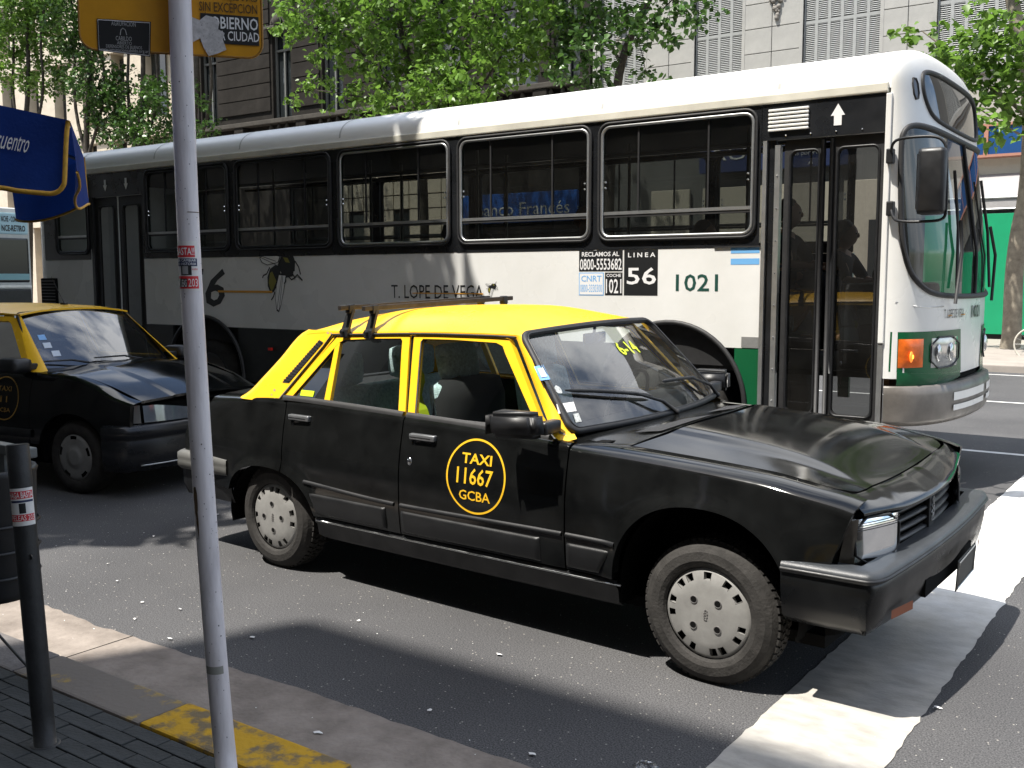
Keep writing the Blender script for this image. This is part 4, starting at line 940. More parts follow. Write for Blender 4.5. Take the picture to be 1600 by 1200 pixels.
def bee(u0, z0, k, flat=False):
    """picture of a bee painted on the flank; local units from a 120x110 drawing"""
    def at_(x, y): return (u0+(x-12)*k, z0+(101-y)*k)
    def poly(pts, m, lay, name='bee_mark'):
        mk(name, [(at_(x, y)[0], PY(at_(x, y)[1])-.0010-.0008*lay, at_(x, y)[1]) for x, y in pts], [list(range(len(pts)))], m, par)
    par = tag_par = mk('bee_drawing', [(at_(a, b_)[0], PY(at_(a, b_)[1])-.0012, at_(a, b_)[1]) for a, b_ in ((52, 28), (66, 30), (74, 42), (70, 54), (58, 56), (50, 50), (44, 40))], [list(range(7))], ink, bus)
    W1 = [(11, 31), (16, 29), (35, 27.5), (50, 30), (46, 37), (36, 39), (25, 40.5), (15, 37)]; W2 = [(46, 50), (59, 51), (55, 68), (48, 90), (44, 98), (40, 96), (38, 82), (41, 64)]
    poly([(30, 45), (40, 40), (50, 42), (46, 60), (42, 66), (36, 73), (30, 75), (25, 66), (25, 55)], ink, 1)
    poly([(30, 50), (34, 48), (41, 60), (35, 70), (31, 72), (27, 62)], beeg, 2); poly([(54, 31), (62, 32), (66, 38), (58, 37)], beeg, 2)
    poly([(66, 28), (71, 28), (75, 36), (74, 48), (68, 48), (64, 40)], ink, 2)
    for W in (W1, W2):
        poly(W, ink, 2); c = np.mean(W, axis=0); poly([tuple(c+(np.array(p)-c)*.90) for p in W], beew, 3)
        for d_ in (-.25, .2): e1 = np.array(W[0])*.5+np.array(W[1])*.5; e2 = np.array(W[4])*.5+np.array(W[5])*.5; n2 = np.array([-(e2-e1)[1], (e2-e1)[0]]); n2 = n2/np.linalg.norm(n2); poly([tuple(e1+n2*d_*4-n2*.35), tuple(e2+n2*d_*9-n2*.35), tuple(e2+n2*d_*9+n2*.35), tuple(e1+n2*d_*4+n2*.35)], ink, 4)
    for L in ([(71, 28), (75, 22), (78, 19)], [(75, 36), (81, 43), (84, 52)], [(62, 54), (68, 58), (74, 56), (78, 52), (87, 59)], [(66, 50), (71, 52), (74, 56)], [(30, 43), (24, 51), (18, 53), (16, 56)], [(38, 73), (35, 79), (31, 83)], [(58, 55), (58, 60), (55, 63)]):
        
        q_ = np.array(L, float); tt = np.gradient(q_, axis=0); tt /= np.linalg.norm(tt, axis=1)[:, None]; nn = np.stack([-tt[:, 1], tt[:, 0]], 1)*.9
        B().grid([[(at_(*(p_+w_*n_2))[0], PY(at_(*p_)[1])-.0036, at_(*(p_+w_*n_2))[1]) for w_ in (-1, 1)] for p_, n_2 in zip(q_, nn)]).mk('bee_leg', ink, par)
bee(-9.28, 1.285, .0094); bee(-6.0, 1.505, .0020)
B().box(-9.15, -9.10, YS-.03, YS, .87, .90).mk('marker_lamp', mat('red_marker', (.8, .03, .02), .3), bus)
# interior
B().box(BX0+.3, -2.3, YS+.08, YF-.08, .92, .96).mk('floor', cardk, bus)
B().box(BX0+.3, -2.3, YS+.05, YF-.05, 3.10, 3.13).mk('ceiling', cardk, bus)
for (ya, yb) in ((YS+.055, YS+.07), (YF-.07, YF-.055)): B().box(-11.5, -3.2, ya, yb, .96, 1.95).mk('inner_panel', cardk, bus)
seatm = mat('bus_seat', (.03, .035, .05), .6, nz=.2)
sproto = None
for x in np.arange(-10.9, -3.6, .84):
    for y in (8.35, 8.80, 9.85, 10.2):
        b = B(); b.cbox(-.2, .22, -.2, .2, .40, .48, .03); b.cbox(-.24, -.18, -.2, .2, .45, 1.12, .03); b.box(-.03, .03, -.03, .03, 0, .4)
        if sproto is None: sproto = b.mk('seat', seatm, bus, off=(0, 0, 0)); o = sproto
        else: o = bpy.data.objects.new('seat', sproto.data); o.parent = bus; COL.objects.link(o)
        o.location = (x+8, y-9.25, .96)
for x in (-10.2, -8.5, -6.9, -5.3, -3.75):
    for y in (9.05, 9.60): B().tube([(x, y, .96), (x, y, 3.1)], .017, 8).mk('grab_pole', mat('pole_grey', (.35, .35, .33), .3, .5), bus, True)
for y in (9.0, 9.6): B().tube([(-11.4, y, 2.92), (-3.6, y, 2.92)], .016, 8).mk('grab_rail', MATS['pole_grey'], bus, True)
B().cbox(-2.62, -2.30, 8.25, 10.3, .96, 1.66, .05).mk('dashboard', plastic, bus)
B().tube([(-2.75+.05*cos(a), 9.95+.24*sin(a), 1.78+.10*cos(a)) for a in np.linspace(0, 2*pi, 24, endpoint=False)], .015, 6, True).mk('steering_wheel', plastic, bus, True)
B().box(-3.66, -3.62, YS+.08, 9.0, .96, 2.0).mk('partition', cardk, bus)
hb_, ho_, hg_ = mat('hair_dark', (.02, .015, .012), .6), mat('hair_auburn', (.25, .09, .03), .6), mat('hair_grey', (.25, .24, .23), .7)
sr_, sb_, sw_, sk_ = mat('shirt_red', (.4, .03, .03), .9), mat('shirt_blue', (.08, .14, .3), .9), mat('shirt_white', (.55, .55, .53), .9), mat('shirt_dark', (.03, .03, .035), .9)
seated('passenger with auburn hair seated behind the second window from the front door', (-5.12, 8.36, 1.58), 0, sk_, ho_)
seated('bus passenger reaching an arm forward behind the middle window', (-6.75, 8.36, 1.50), 0, sk_, hb_, True)
seated('passenger with red top seated in the window next to the front door', (-4.1, 8.80, 1.44), 0, sr_, hb_)
seated('bus driver in dark clothes behind the windscreen', (-3.15, 9.95, 1.46), 0, sk_, hb_)
seated('passenger in pale shirt deep inside the bus, third window', (-7.4, 9.85, 1.44), 0, sw_, hb_)
seated('dark figure seated at the front of the bus, seen through the door glass', (-3.28, 8.75, 1.60), 0, sk_, hb_)
for o in (o for o in COL.objects if o.name.startswith('person')): pass

# second bus far left
b3 = thing('white_bus', 'pale bus with a route sign over its windscreen, at the far left edge', 'bus', (-24, 9.7, 0))
X3 = -19.5; ya, yb = 8.55, 11.02
b = B(); b.cbox(-30, X3, ya, yb, .45, 3.08, .10); b.mk('body', mat('bus_pale', (.50, .52, .50), .35, nz=.08), b3)
b = B(); b.cbox(X3-.05, X3+.015, ya+.08, yb-.06, 2.56, 2.98, .03); s3 = b.mk('route_sign', mat('sign_pale_blue', (.40, .60, .66), .4), b3)
text('NCHE - CONGRESO', ink, s3, lambda a, z: (X3+.02, a, z), 10.43, 10.90, 2.80, 2.91, bold=.02); text('NCE-RETIRO', ink, s3, lambda a, z: (X3+.02, a, z), 10.43, 10.90, 2.62, 2.74, bold=.03)
b = B(); b.cbox(X3-.05, X3+.01, ya+.08, yb-.06, 1.62, 2.50, .04); b.mk('windshield', winglass, b3)
B().box(X3, X3+.02, ya+.1, yb-.08, 1.68, 1.80).mk('sunstrip', mat('teal_card', (.22, .42, .45), .5), b3)
b = B(); b.cbox(X3-.02, X3+.02, ya+.05, yb-.05, 1.0, 1.5, .03); b.mk('front_panel', skirtdk, b3); B().box(X3, X3+.03, ya+.05, yb-.05, 1.53, 1.58).mk('trim', alum, b3)
for yy in (ya+.5, yb-.5): B().lathe([(0, 0), (.11, 0), (.13, -.05)], 18, (X3+.03, yy, .85), 'x').mk('headlamp', lensm, b3, True)
for xx in (-22, -28):
    for yy in (ya-.01, yb+.01): B().lathe([(0, 0), (.3, 0), (.47, .02), (.5, .1), (.5, .25)] if yy < 9 else [(0, 0), (.3, 0), (.47, -.02), (.5, -.1), (.5, -.25)], 24, (xx, yy, .5), 'y').mk('wheel', tyre, b3, True)
# ------------------------------------------------------------------ the yellow-roofed taxi in front (frame: x forward, y to its left, front axle near x=0)
TH = rad(-2.4); TO = (-1.656, 4.622, 0)
taxi = thing('taxi', 'black saloon taxi with bright yellow roof and TAXI 11667 on its front door', 'taxi', TO, TH, local=True)
def car_pt(u, v, y):
    R3 = np.array([[cos(TH), sin(TH), 0], [-sin(TH), cos(TH), 0], [0, 0, 1]]); o = R3@(EYE-np.array(TO)); d = R3@ray(u, v); t = (y-o[1])/d[1]; return o+d*t
LN = lambda p: (p[0], p[1], p[2]+.028*(p[1]+.8)*min(1, max(0, (p[2]-.2)/.3)))
XF, XR = -.035, -2.855
_sy = spl([.15, .25, .33, .42, .55, .68, .80, .90, 1.02], [.785, .80, .818, .836, .846, .846, .834, .816, .790])
_tp = spl([-3.85, -3.5, -3.0, -2.4, -1.2, -.3, .3, .62], [.875, .925, .965, .992, 1.0, .998, .975, .93])
def side_y(x, z): return _sy(z)*_tp(x)
belt = spl([-3.8, -3.36, -2.66, -2.34, -1.76, -1.14, -.72, -.22, .2, .39, .58], [.960, .978, 1.000, .995, .978, .960, .942, .920, .888, .853, .812])
AR = [(-.065, .355, .405, .405, 2.25), (-2.845, .30, .425, .315, 2.3)]
def arch(x):
    z = -9
    for (cx, cz, rx, rz, p) in AR:
        t = abs(x-cx)/rx
        if t < 1: z = max(z, cz+rz*(1-t**p)**(1/p))
    return z
def flare(x, z):
    f = 0
    for (cx, cz, rx, rz, p) in AR:
        if z < cz-.1: zz = cz-.1
        else: zz = z
        k = ((abs(x-cx)/rx)**2+(max(0, zz-cz)/rz)**2)**.5
        d = (k-1)*rx; f = max(f, .017*math.exp(-(max(d, 0)/.055)**2))
    return f
def car_cols(xa, xb, step=.05):
    xs = list(np.arange(xa, xb, step))+[xb]
    for (cx, cz, rx, rz, p) in AR:
        for k in range(41):
            x = cx+rx*cos(pi*k/40)*.9995
            if xa < x < xb: xs.append(x)
    xs = sorted(set(round(x, 4) for x in xs)); out = [xs[0]]
    for x in xs[1:]:
        if x-out[-1] > .004 or x == xs[-1]: out.append(x)
    return out
def side_panel(name, xa, xb, zlo, shoulder, m, sgn, warp=None, rows=22, sh_rows=5):
    P = []
    for x in car_cols(xa, xb):
        zb = max(zlo(x) if callable(zlo) else zlo, arch(x)); zt = float(belt(x)); row = []
        zc = zt-.028
        for t in np.linspace(0, 1, rows):
            z = zb+(zc-zb)*t; row.append((x, -(side_y(x, z)+flare(x, z)), z))
        y0 = float(side_y(x, zc)+flare(x, zc)); yi, zi = shoulder(x)
        for t in np.linspace(0, 1, 13)[1:]:
            row.append((x, -(yi+(y0-yi)*cos(t*pi/2)**.85), zc+(zi-zc)*sin(t*pi/2)**.9))
        P.append(row)
    P = np.array(P)
    if warp is not None:
        for i in range(P.shape[0]):
            for j in range(P.shape[1]): P[i, j, 0] = warp(P[i, j, 0], P[i, j, 2])
    if sgn > 0: P[:, :, 1] *= -1
    b = B(); b.grid(P); D = np.array((0, -sgn*1.0, 0))*.03
    for e in (P[0], P[-1]): b.grid([e, e+D])
    # returned lip along the bottom / wheel arch
    low = P[:, 0]; lip = low+np.array((0, -sgn*.055, 0)); b.grid([low, lip])
    return b.mk(name, m, taxi, True, xf=LN)
door_lo = lambda x: .385
hood_z = spl([-.85, -.47, .17, .39, .49, .58, .64], [.962, .952, .914, .880, .862, .840, .80])
def sh_door(x): return (.765*float(_tp(x)), float(belt(x))+.016)
def sh_fend(x):
    k = .690*float(_tp(x)); return (k, float(hood_z(x)))
fend = spl([.45, .59, .70, .79, .83, .87], [.455, .478, .515, .548, .562, .575])
def sh_quart(x):
    return (.74 if x > -3.05 else .74-.07*min(1, (-3.05-x)/.25), float(belt(x))+.014)
xr = spl([.3, .42, .6, .8, .92, .97, 1.02], [-3.66, -3.70, -3.745, -3.715, -3.60, -3.47, -3.36])
def qwarp(x, z): return x if x > -3.0 else -3.0+(x+3.0)*(float(xr(z))+3.0)/(-.75)
for sg in (-1, 1):
    side_panel('front_fender', -.722, .575, lambda x: .385 if x < 0 else .50, sh_fend, carblack, sg, lambda x, z: x if x < .35 else .35+(x-.35)*(float(fend(z))-.35)/.225)
    fd = side_panel('front_door', -1.762, -.730, door_lo, sh_door, carblack, sg)
    rd = side_panel('rear_door', -2.700, -1.770, door_lo, sh_door, carblack, sg)
    side_panel('rear_quarter', -3.75, -2.708, lambda x: .43, sh_quart, carblack, sg, qwarp)
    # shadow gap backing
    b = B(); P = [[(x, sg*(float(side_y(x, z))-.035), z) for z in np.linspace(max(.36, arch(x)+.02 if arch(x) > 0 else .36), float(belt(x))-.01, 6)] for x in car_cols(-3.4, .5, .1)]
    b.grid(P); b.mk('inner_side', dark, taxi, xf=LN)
    # rocker, sill strip
    b = B(); b.grid([[(x, sg*(float(side_y(x, .38))-d), z) for d, z in ((.012, .375), (.002, .362), (.004, .345), (.018, .335), (.03, .27), (.08, .24))] for x in np.linspace(-2.44, -.46, 24)]); b.mk('rocker', plastic, taxi, True, xf=LN)
    b = B(); b.tube([(x, sg*(float(side_y(x, .36))+.002), z) for x, z in zip(np.linspace(-2.43, -.44, 14), np.linspace(.358, .358, 14))], .0055, 6); b.mk('sill_trim', chrome, taxi, True, xf=LN)
    # bright body crease strip and lower cladding
    zst = spl([-2.55, -1.76, -.73, -.42], [.572, .540, .548, .545])
    for (xa, xb, par) in ((-2.505, -1.80, rd), (-1.755, -.742, fd), (-.718, -.455, None)):
        b = B(); xx = np.linspace(xa, xb, 12)
        b.grid([[(x, sg*(float(side_y(x, float(zst(x))))+o+flare(x, float(zst(x)))), float(zst(x))+dz) for o, dz in ((.0, .011), (.008, .006), (.010, -.004), (.0, -.012))] for x in xx])
        b.mk('waist_strip', plastic, par or taxi, True, xf=LN)
    cladm = mat('cladding_plastic', (.009, .0095, .0105), .40, nz=.25, nscale=8, rn=.08, bump=.12, bscale=250)
    def cladding(xa, xb, par, slantf=0.0, slantr=0.0):
        P = []; xx = [xa, xa+.004, xa+.012]+list(np.linspace(xa+.03, xb-.03, 10))+[xb-.012, xb-.004, xb]
        n_ = len(xx)
        for i, x in enumerate(xx):
            e = min(1, min(i, n_-1-i)/2); o = .013*e
            xs_ = [x+slantr*(1-t)*(1-(i/(n_-1)))-slantf*(1-t)*(i/(n_-1)) for t in (1, .97, .9, .5, .1, .03, 0)]
            zz = [.512, .508, .498, .46, .415, .402, .397]; oo = [0, .7, 1, 1, 1, .7, 0]
            P.append([(xs_[q], sg*(float(side_y(x, zz[q]))+.001+o*oo[q]), zz[q]) for q in range(7)])
        B().grid(P).mk('cladding', cladm, par or taxi, True, xf=LN)
    cladding(-2.465, -1.865, rd, 0, .05); cladding(-1.750, -.865, fd); cladding(-.715, -.475, None, .07)
    # door handles
    for (xh, zh, par) in ((-2.562, .908, rd), (-1.610, .889, fd)):
        y = float(side_y(xh, zh)); b = B(); b.cbox(xh-.085, xh+.085, min(sg*(y-.01), sg*(y+.020)), max(sg*(y-.01), sg*(y+.020)), zh-.001, zh+.030, .006)
        h = b.mk('handle', mat('handle_metal', (.30, .31, .32), .3, .7, nz=.2, nscale=30), par, True, xf=LN)
        b = B(); b.box(xh-.08, xh+.06, min(sg*(y-.002), sg*(y+.0215)), max(sg*(y-.002), sg*(y+.0215)), zh+.012, zh+.015); b.mk('handle_groove', dark, h, xf=LN)
        b = B(); b.lathe([(.0, .001), (.045, .001), (.062, .006), (.066, .0)], 24, (0, 0, 0), 'y'); b.v = [(xh+p[0]*1.05, sg*(y+abs(p[1])-.001+.002), zh-.025+min(p[2], .03)*.6) for p in b.v]; b.mk('handle_recess', carblack, h, True, xf=LN)
    y = float(side_y(-1.69, .774)); b = B(); b.lathe([(0, .006), (.012, .006), (.015, .0)], 14, (0, 0, 0), 'y'); b.v = [(-1.692+p[0], sg*(y+p[1]), .774+p[2]*1.4) for p in b.v]; b.mk('lock', chrome, fd, True, xf=LN)
    # door mirror
    b = B(); ym = .80; pts = [(-1.045, .085), (-1.035, .225), (-.80, .20), (-.775, .11)]
    b2 = bmesh.new(); V = []
    for z, k in ((.985, .92), (1.105, 1.0)):
        V.append([b2.verts.new((x if x < -.9 else x+(0 if z < 1 else -.01), sg*(ym+yo*k), z+(.008 if x > -.9 else 0))) for x, yo in pts])
    b2.faces.new(V[0][::-1]); b2.faces.new(V[1])
    for i in range(4): b2.faces.new((V[0][i], V[0][(i+1) % 4], V[1][(i+1) % 4], V[1][i]))
    bmesh.ops.bevel(b2, geom=list(b2.edges), offset=.022, segments=4, affect='EDGES'); b2.verts.ensure_lookup_table()
    b.add([v.co for v in b2.verts], [[v.index for v in f.verts] for f in b2.faces]); b2.free()
    mo = b.mk('mirror', plastic, fd, True, xf=LN)
    b = B(); b.cbox(-.86, -.805, min(sg*.755, sg*.88), max(sg*.755, sg*.88), .995, 1.055, .012); b.mk('mirror_arm', plastic, mo, True, xf=LN)
    b = B(); b.add([(-1.047, sg*(ym+.10), 1.0), (-1.047, sg*(ym+.215), 1.0), (-1.047, sg*(ym+.215), 1.09), (-1.047, sg*(ym+.10), 1.09)], [(0, 1, 2, 3)]); b.mk('mirror_glass', MATS['mirror_surface'], mo, xf=LN)
    b = B(); b.add([(-.98, sg*.757, .985), (-.775, sg*.757, .985), (-.99, sg*.735, 1.06)], [(0, 1, 2)]); b.mk('quarter_plate', greypl, fd, xf=LN)
# ---- bonnet, nose, cowl
def hood_top(x, y):
    ay = abs(y)/.685; crown = float(spl([-.6, 0, .30, .50, .66], [.085, .060, .026, -.024, -.034])(x))
    rid = .010/(1+math.exp(-(.47-abs(y)+ .02*x)*70))*min(1, (.66-x)*4)
    return float(hood_z(x))+crown*(1-ay**2.2)+rid
P = []
for u in np.linspace(0, 1, 40):
    row = []
    for w in np.linspace(-1, 1, 61):
        y = w*.682*(1-.0*u); ay = abs(w)
        xb = -.47+.17*(1-ay**2); xf_ = .514-.012*ay**2-(.055*max(0, (ay-.88)/.12)**2)
        x = xb+(xf_-xb)*u; k = float(_tp(max(x, -.4))); row.append((x, y*k, hood_top(x, y)))
    P.append(row)
hemgrid(P, (0, 0, -1), carblack, 'bonnet', taxi, 'lrbt', .02, xf=LN)
def lip_x(y): a = abs(y); return .648-.036*(a/.45)**2 if a < .45 else .612-.05*((a-.45)/.27)
P = []
for w in np.linspace(-1, 1, 61):
    y = w*.705*1.0; ay = abs(w); xa = .520-.012*ay**2-(.055*max(0, (ay-.88)/.12)**2); row = []
    ye = y*float(_tp(.6))*1.05
    for t in np.linspace(0, 1, 8):
        x = xa+(lip_x(ye)-xa)*t; zl = .762+float(spl([0, .30, .50, .75], [0, .002, .020, .040])(abs(ye))); z0 = hood_top(xa, y*.97)-.001
        row.append((x, ye*(1-.0*t), z0+(zl-z0)*t**1.35+.006*sin(pi*t)*float(spl([0,.07,.12,.34,.40,.8],[.25,.25,1,1,.25,.25])(abs(y)))))
    row.append((lip_x(ye)+.002, ye, row[-1][2]-.012)); row.append((lip_x(ye)-.03, ye, row[-1][2]-.008)); P.append(row)
hemgrid(P, (0, 0, -1), carblack, 'nose_panel', taxi, 'l', .01, xf=LN)
P = []
for w in np.linspace(-1, 1, 41):
    y = w*.755; ay = abs(w); xw = -.655-.125*ay**2; xh = -.478+.17*(1-ay**2) if ay < .91 else -.478+.02; row = []
    xh = -.485+.17*(1-min(1, abs(y)/.682)**2)
    z1 = float(hood_z(-.47))+.085*(1-min(1, abs(y)/.685)**2.2)
    for t in np.linspace(0, 1, 7): row.append((xw-.02+(xh-xw+.02)*t, y*.985, .985-.012*ay**2-.0*t+(z1-.985+.012*ay**2)*t-.018*sin(pi*t)))
    P.append(row)
cw = hemgrid(P, (0, 0, -1), carblack, 'cowl', taxi, 'tb', .01, xf=LN)
for sg in (-1, 1):
    for r in range(3):
        for k in range(9):
            y = sg*(.14+k*.038); ay = abs(y)/.755; x0 = -.51+.12*(1-ay**2)-.030*r+.0
            x0 = (-.655-.125*ay**2)*.45+(-.485+.17*(1-(abs(y)/.682)**2))*.55-.028*(r-1)
            b = B(); z = 1.0-.004*r+.03*(1-ay**2); b.cbox(x0-.010, x0+.010, y-.016, y+.016, z-.03, z+.0, .002)
            if r == 0 and k == 0 and sg == -1: vm = b
    q = B(); P = []
    for yy in np.linspace(.12, .48, 12):
        ay = yy/.755; xa = (-.655-.125*ay**2); xh = -.485+.17*(1-(yy/.682)**2); z1 = float(hood_z(-.47))+.085*(1-(yy/.685)**2.2); r_ = []
        for t in (.42, .86): r_.append((xa+(xh-xa)*t, sg*yy, .985-.012*ay**2+(z1-.985+.012*ay**2)*t-.018*sin(pi*t)+.006))
        P.append(r_)
    q.grid(P); q.mk('air_grille', mat('perforated_black', (.03, .03, .032), .5, nz=.9, nscale=160, bump=1.0, bscale=220), cw, xf=LN)
# ---- lamps, grille, bumpers
for sg in (-1, 1):
    def lp(y, z, dx=0):
        a = abs(y); t = (a-.44)/.26; zb = (z-.59)/.18
        return (.622-.075*t**1.4-.018*zb*(t) + dx, sg*a, z)
    ys_ = np.linspace(.445, .705, 12); zs_ = np.linspace(.592, .758, 8)
    P = [[lp(y, z+(.012*(y-.445)/.26 if z > .7 else -.008*(y-.445)/.26), (.010 if 0 < i < 11 and 0 < j < 7 else 0)) for j, z in enumerate(zs_)] for i, y in enumerate(ys_)]
    hl = B().grid(P).mk('headlight', MATS.get('lens_glass') or glassmat('lens_glass', (.60, .60, .56), ior=1.4, dirt=.04), taxi, True, xf=LN)
    Q_ = [[lp(y, z, -.010-.055*(1-((y-.575)/.135)**2)*(1-((z-.675)/.09)**2)) for z in np.linspace(.594, .756, 14)] for y in np.linspace(.447, .703, 18)]
    B().grid(Q_).mk('reflector', mat('lamp_reflector', (.17, .165, .15), .25, .8, nz=.15, nscale=14), hl, True, xf=LN)
    B().lathe([(0, .03), (.012, .03), (.016, 0)], 12, lp(.575, .675, -.05), 'x').mk('bulb', alum, hl, True, xf=lambda p, sg=sg: LN((p[0], sg*abs(p[1]), p[2])))
    for k in range(4):
        zz = .722+k*.009; B().tube([lp(yy, zz, .0108) for yy in np.linspace(.455, .695, 8)], .0016, 4).mk('lens_rib', plastic, hl, True, xf=LN)
    B().tube([lp(y, z, .006) for y, z in chaikin([(.445, .590), (.705, .582), (.705, .772), (.445, .760)], 1)], .006, 6, True).mk('headlight_rim', rubber, hl, True, xf=LN)
    P = [[(.553-.012*(.77-z)/.18-(.030+.11*(.77-z))*t**1.3, sg*(.704+.040*t), z) for z in np.linspace(.585, .775-.006*t, 6)] for t in np.linspace(0, 1, 6)]
    B().grid(P).mk('turn_signal', mat('smoked_lens', (.085, .072, .055), .15, .3, .7, nz=.3, nscale=20), taxi, True, xf=LN)
    b = B(); b.box(.36, .505, min(sg*.43, sg*.72), max(sg*.43, sg*.72), .56, .775); b.mk('lamp_bucket', dark, taxi, xf=LN)
gr = B().box(.50, .575, -.44, .44, .575, .775).mk('grille', dark, taxi, xf=LN)
for k in range(4):
    z = .605+k*.041; P = []
    for y in np.linspace(-.435, .435, 25):
        xx = lip_x(y)-.028; P.append([(xx-.02, y, z+.016), (xx, y, z+.012), (xx+.004, y, z+.003), (xx-.022, y, z-.010)])
    B().grid(P).mk('slat', plastic, gr, True, xf=LN)
b = B(); b.cbox(.605, .632, -.035, .035, .60, .765, .006); lb_ = b.mk('badge_plate', plastic, gr, xf=LN)
q = B()
lion = [(0, -.055), (-.014, -.05), (-.004, -.03), (-.016, -.018), (.0, -.004), (-.018, .012), (.002, .02), (-.012, .036), (.006, .05), (.016, .038), (.010, .022), (.020, .008), (.010, -.006), (.018, -.022), (.008, -.036), (.014, -.052)]
q.tube([(.635, a, .685+b_) for a, b_ in lion], .0035, 5, True); q.mk('badge', alum, lb_, xf=LN)
def bumper_path(xs, xc, hw, xend, k=40, sgn=1):
    pts = []
    for t in np.linspace(-1, 1, k):
        a = abs(t)
        if a < .62: y = t/.62*(hw-.14); x = xc-(xc-xs-.015)*(abs(y)/(hw-.14))**2*.9
        elif a < .78: w = (a-.62)/.16; y = np.sign(t)*(hw-.14+.14*sin(w*pi/2)); x0 = xc-(xc-xs-.015)*.9; x = x0-(x0-(xs-.04))*(1-cos(w*pi/2))
        else: w = (a-.78)/.22; y = np.sign(t)*(hw+.008*w); x = (xs-.04)+(xend-xs+.04)*w
        pts.append((x, y*1.0))
    return pts
bp = bumper_path(.668, .715, .838, .302, 70)
sec = [(-.10, .604), (-.03, .606), (-.004, .600), (.004, .585), (.003, .570), (-.006, .560), (-.001, .548), (-.004, .50), (-.014, .44), (-.03, .385), (-.06, .350), (-.14, .335)]
fbm = B().sweep(bp, [(o, z) for o, z in sec[:6]]).mk('front_bumper', bumperm, taxi, True, xf=LN)
B().sweep(bp, [(o, z) for o, z in sec[5:]]).mk('bumper_apron', mat('apron_black', (.005, .0055, .006), .32, nz=.4, nscale=6, rn=.1), fbm, True, xf=LN)
B().sweep([(x, y) for x, y in bp], [(.0045, .583), (.010, .579), (.010, .573), (.003, .569)]).mk('rub_strip', plastic, fbm, True, xf=LN)
for sg in (-1, 1):
    P = [[(.705-.03*t, sg*(.50+.17*t), z) for z in (.395, .43)] for t in np.linspace(0, 1, 6)]
    P = [[(x_+.004, y, z) for (x_, y, z) in r] for r in P]; B().grid(P).mk('fog_turn_lamp', mat('amber_dull', (.28, .07, .02), .3), fbm, xf=LN)
b = B(); b.box(.60, .70, -.30, .42, .385, .455); b.mk('bumper_slot', dark, fbm, xf=LN)
b = B(); b.prism([(.735, .02, .335), (.730, .33, .350), (.738, .325, .475), (.742, .02, .462)], (.004, 0, 0)); pt = b.mk('number_plate', mat('plate_metal', (.06, .065, .06), .4, .3), fbm, xf=LN)
b = B(); b.tube([(.742, .03, .345), (.737, .32, .358), (.745, .315, .468), (.749, .03, .452)], .003, 5, True); b.mk('plate_border', alum, pt, xf=LN)
P = [[(x, sg_*y, z) for z in (.34, .26)] for sg_, (x, y) in [(1, q_) for q_ in [(px_-.10 if abs(py_) < .7 else px_-.03, py_*.97) for px_, py_ in bp[8:-8]]]]
P = [[(x_-.16, y_*.9, z_+.04) for (x_, y_, z_) in r] for r in P]; B().grid(P).mk('front_valance', dark, taxi, xf=LN)
# rear
rp = [(-3.06-x*1.0-.06, y) for x, y in bumper_path(.672, .715, .800, .13, 60)][::-1]
rb_ = B().sweep(rp, [(-.08, .612), (-.02, .612), (.002, .600), (.004, .570), (.001, .560), (.004, .548), (.002, .515), (-.02, .495), (-.06, .49)]).mk('rear_bumper', mat('bumper_grey_old', (.105, .105, .10), .5, nz=.2, nscale=6), taxi, True, xf=LN)
B().sweep(rp, [(-.03, .49), (-.035, .40), (-.06, .33)]).mk('rear_valance', plastic, taxi, True, xf=LN)
P = [[(float(xr(z)), y*float(_tp(-3.75))*.845, z) for z in np.linspace(.34, .965, 14)] for y in np.linspace(-.99, .99, 24)]
B().grid(P).mk('rear_panel', carblack, taxi, True, xf=LN)
P = []
for t in np.linspace(0, 1, 12):
    x = -3.20-(.23)*t; P.append([(x, y, .995-.012*t+.020*(1-(y/.7)**2)) for y in np.linspace(-.665, .665, 20)])
hemgrid(P, (0, 0, -1), carblack, 'boot_lid', taxi, 'lrbt', .02, xf=LN)
for sg in (-1, 1):
    b = B(); b.cbox(-3.742, -3.66, min(sg*.58, sg*.725), max(sg*.58, sg*.725), .70, .80, .02); b.mk('tail_light', amber, taxi, True, xf=LN)
# ---- greenhouse
def yg(z): return .768-.42*(z-.98)
G = lambda sg: (lambda x, z, o=0.0: (x, sg*(yg(z)+o), z))
railz = spl([-2.75, -2.60, -2.365, -1.92, -1.65, -1.30, -1.165], [1.372, 1.386, 1.394, 1.412, 1.418, 1.420, 1.416])
def ring(name, outer, inner, m, sg, par, off=.004, dep=.03):
    g = G(sg); k = len(outer); V = [g(x, z, off) for x, z in outer]+[g(x, z, off) for x, z in inner]+[g(x, z, off-dep) for x, z in inner]+[g(x, z, off-dep) for x, z in outer]
    F_ = [(i, (i+1) % k, k+(i+1) % k, k+i) for i in range(k)]+[(k+i, k+(i+1) % k, 2*k+(i+1) % k, 2*k+i) for i in range(k)]+[(i, (i+1) % k, 3*k+(i+1) % k, 3*k+i) for i in range(k)]
    return mk(name, [LN(v) for v in V], F_, m, par)
def glass(poly, sg, par, off=-.010, m=glass_car, name='side_window'):
    g = G(sg); return mk(name, [LN(g(x, z, off)) for x, z in poly], [list(range(len(poly)))], m, par)
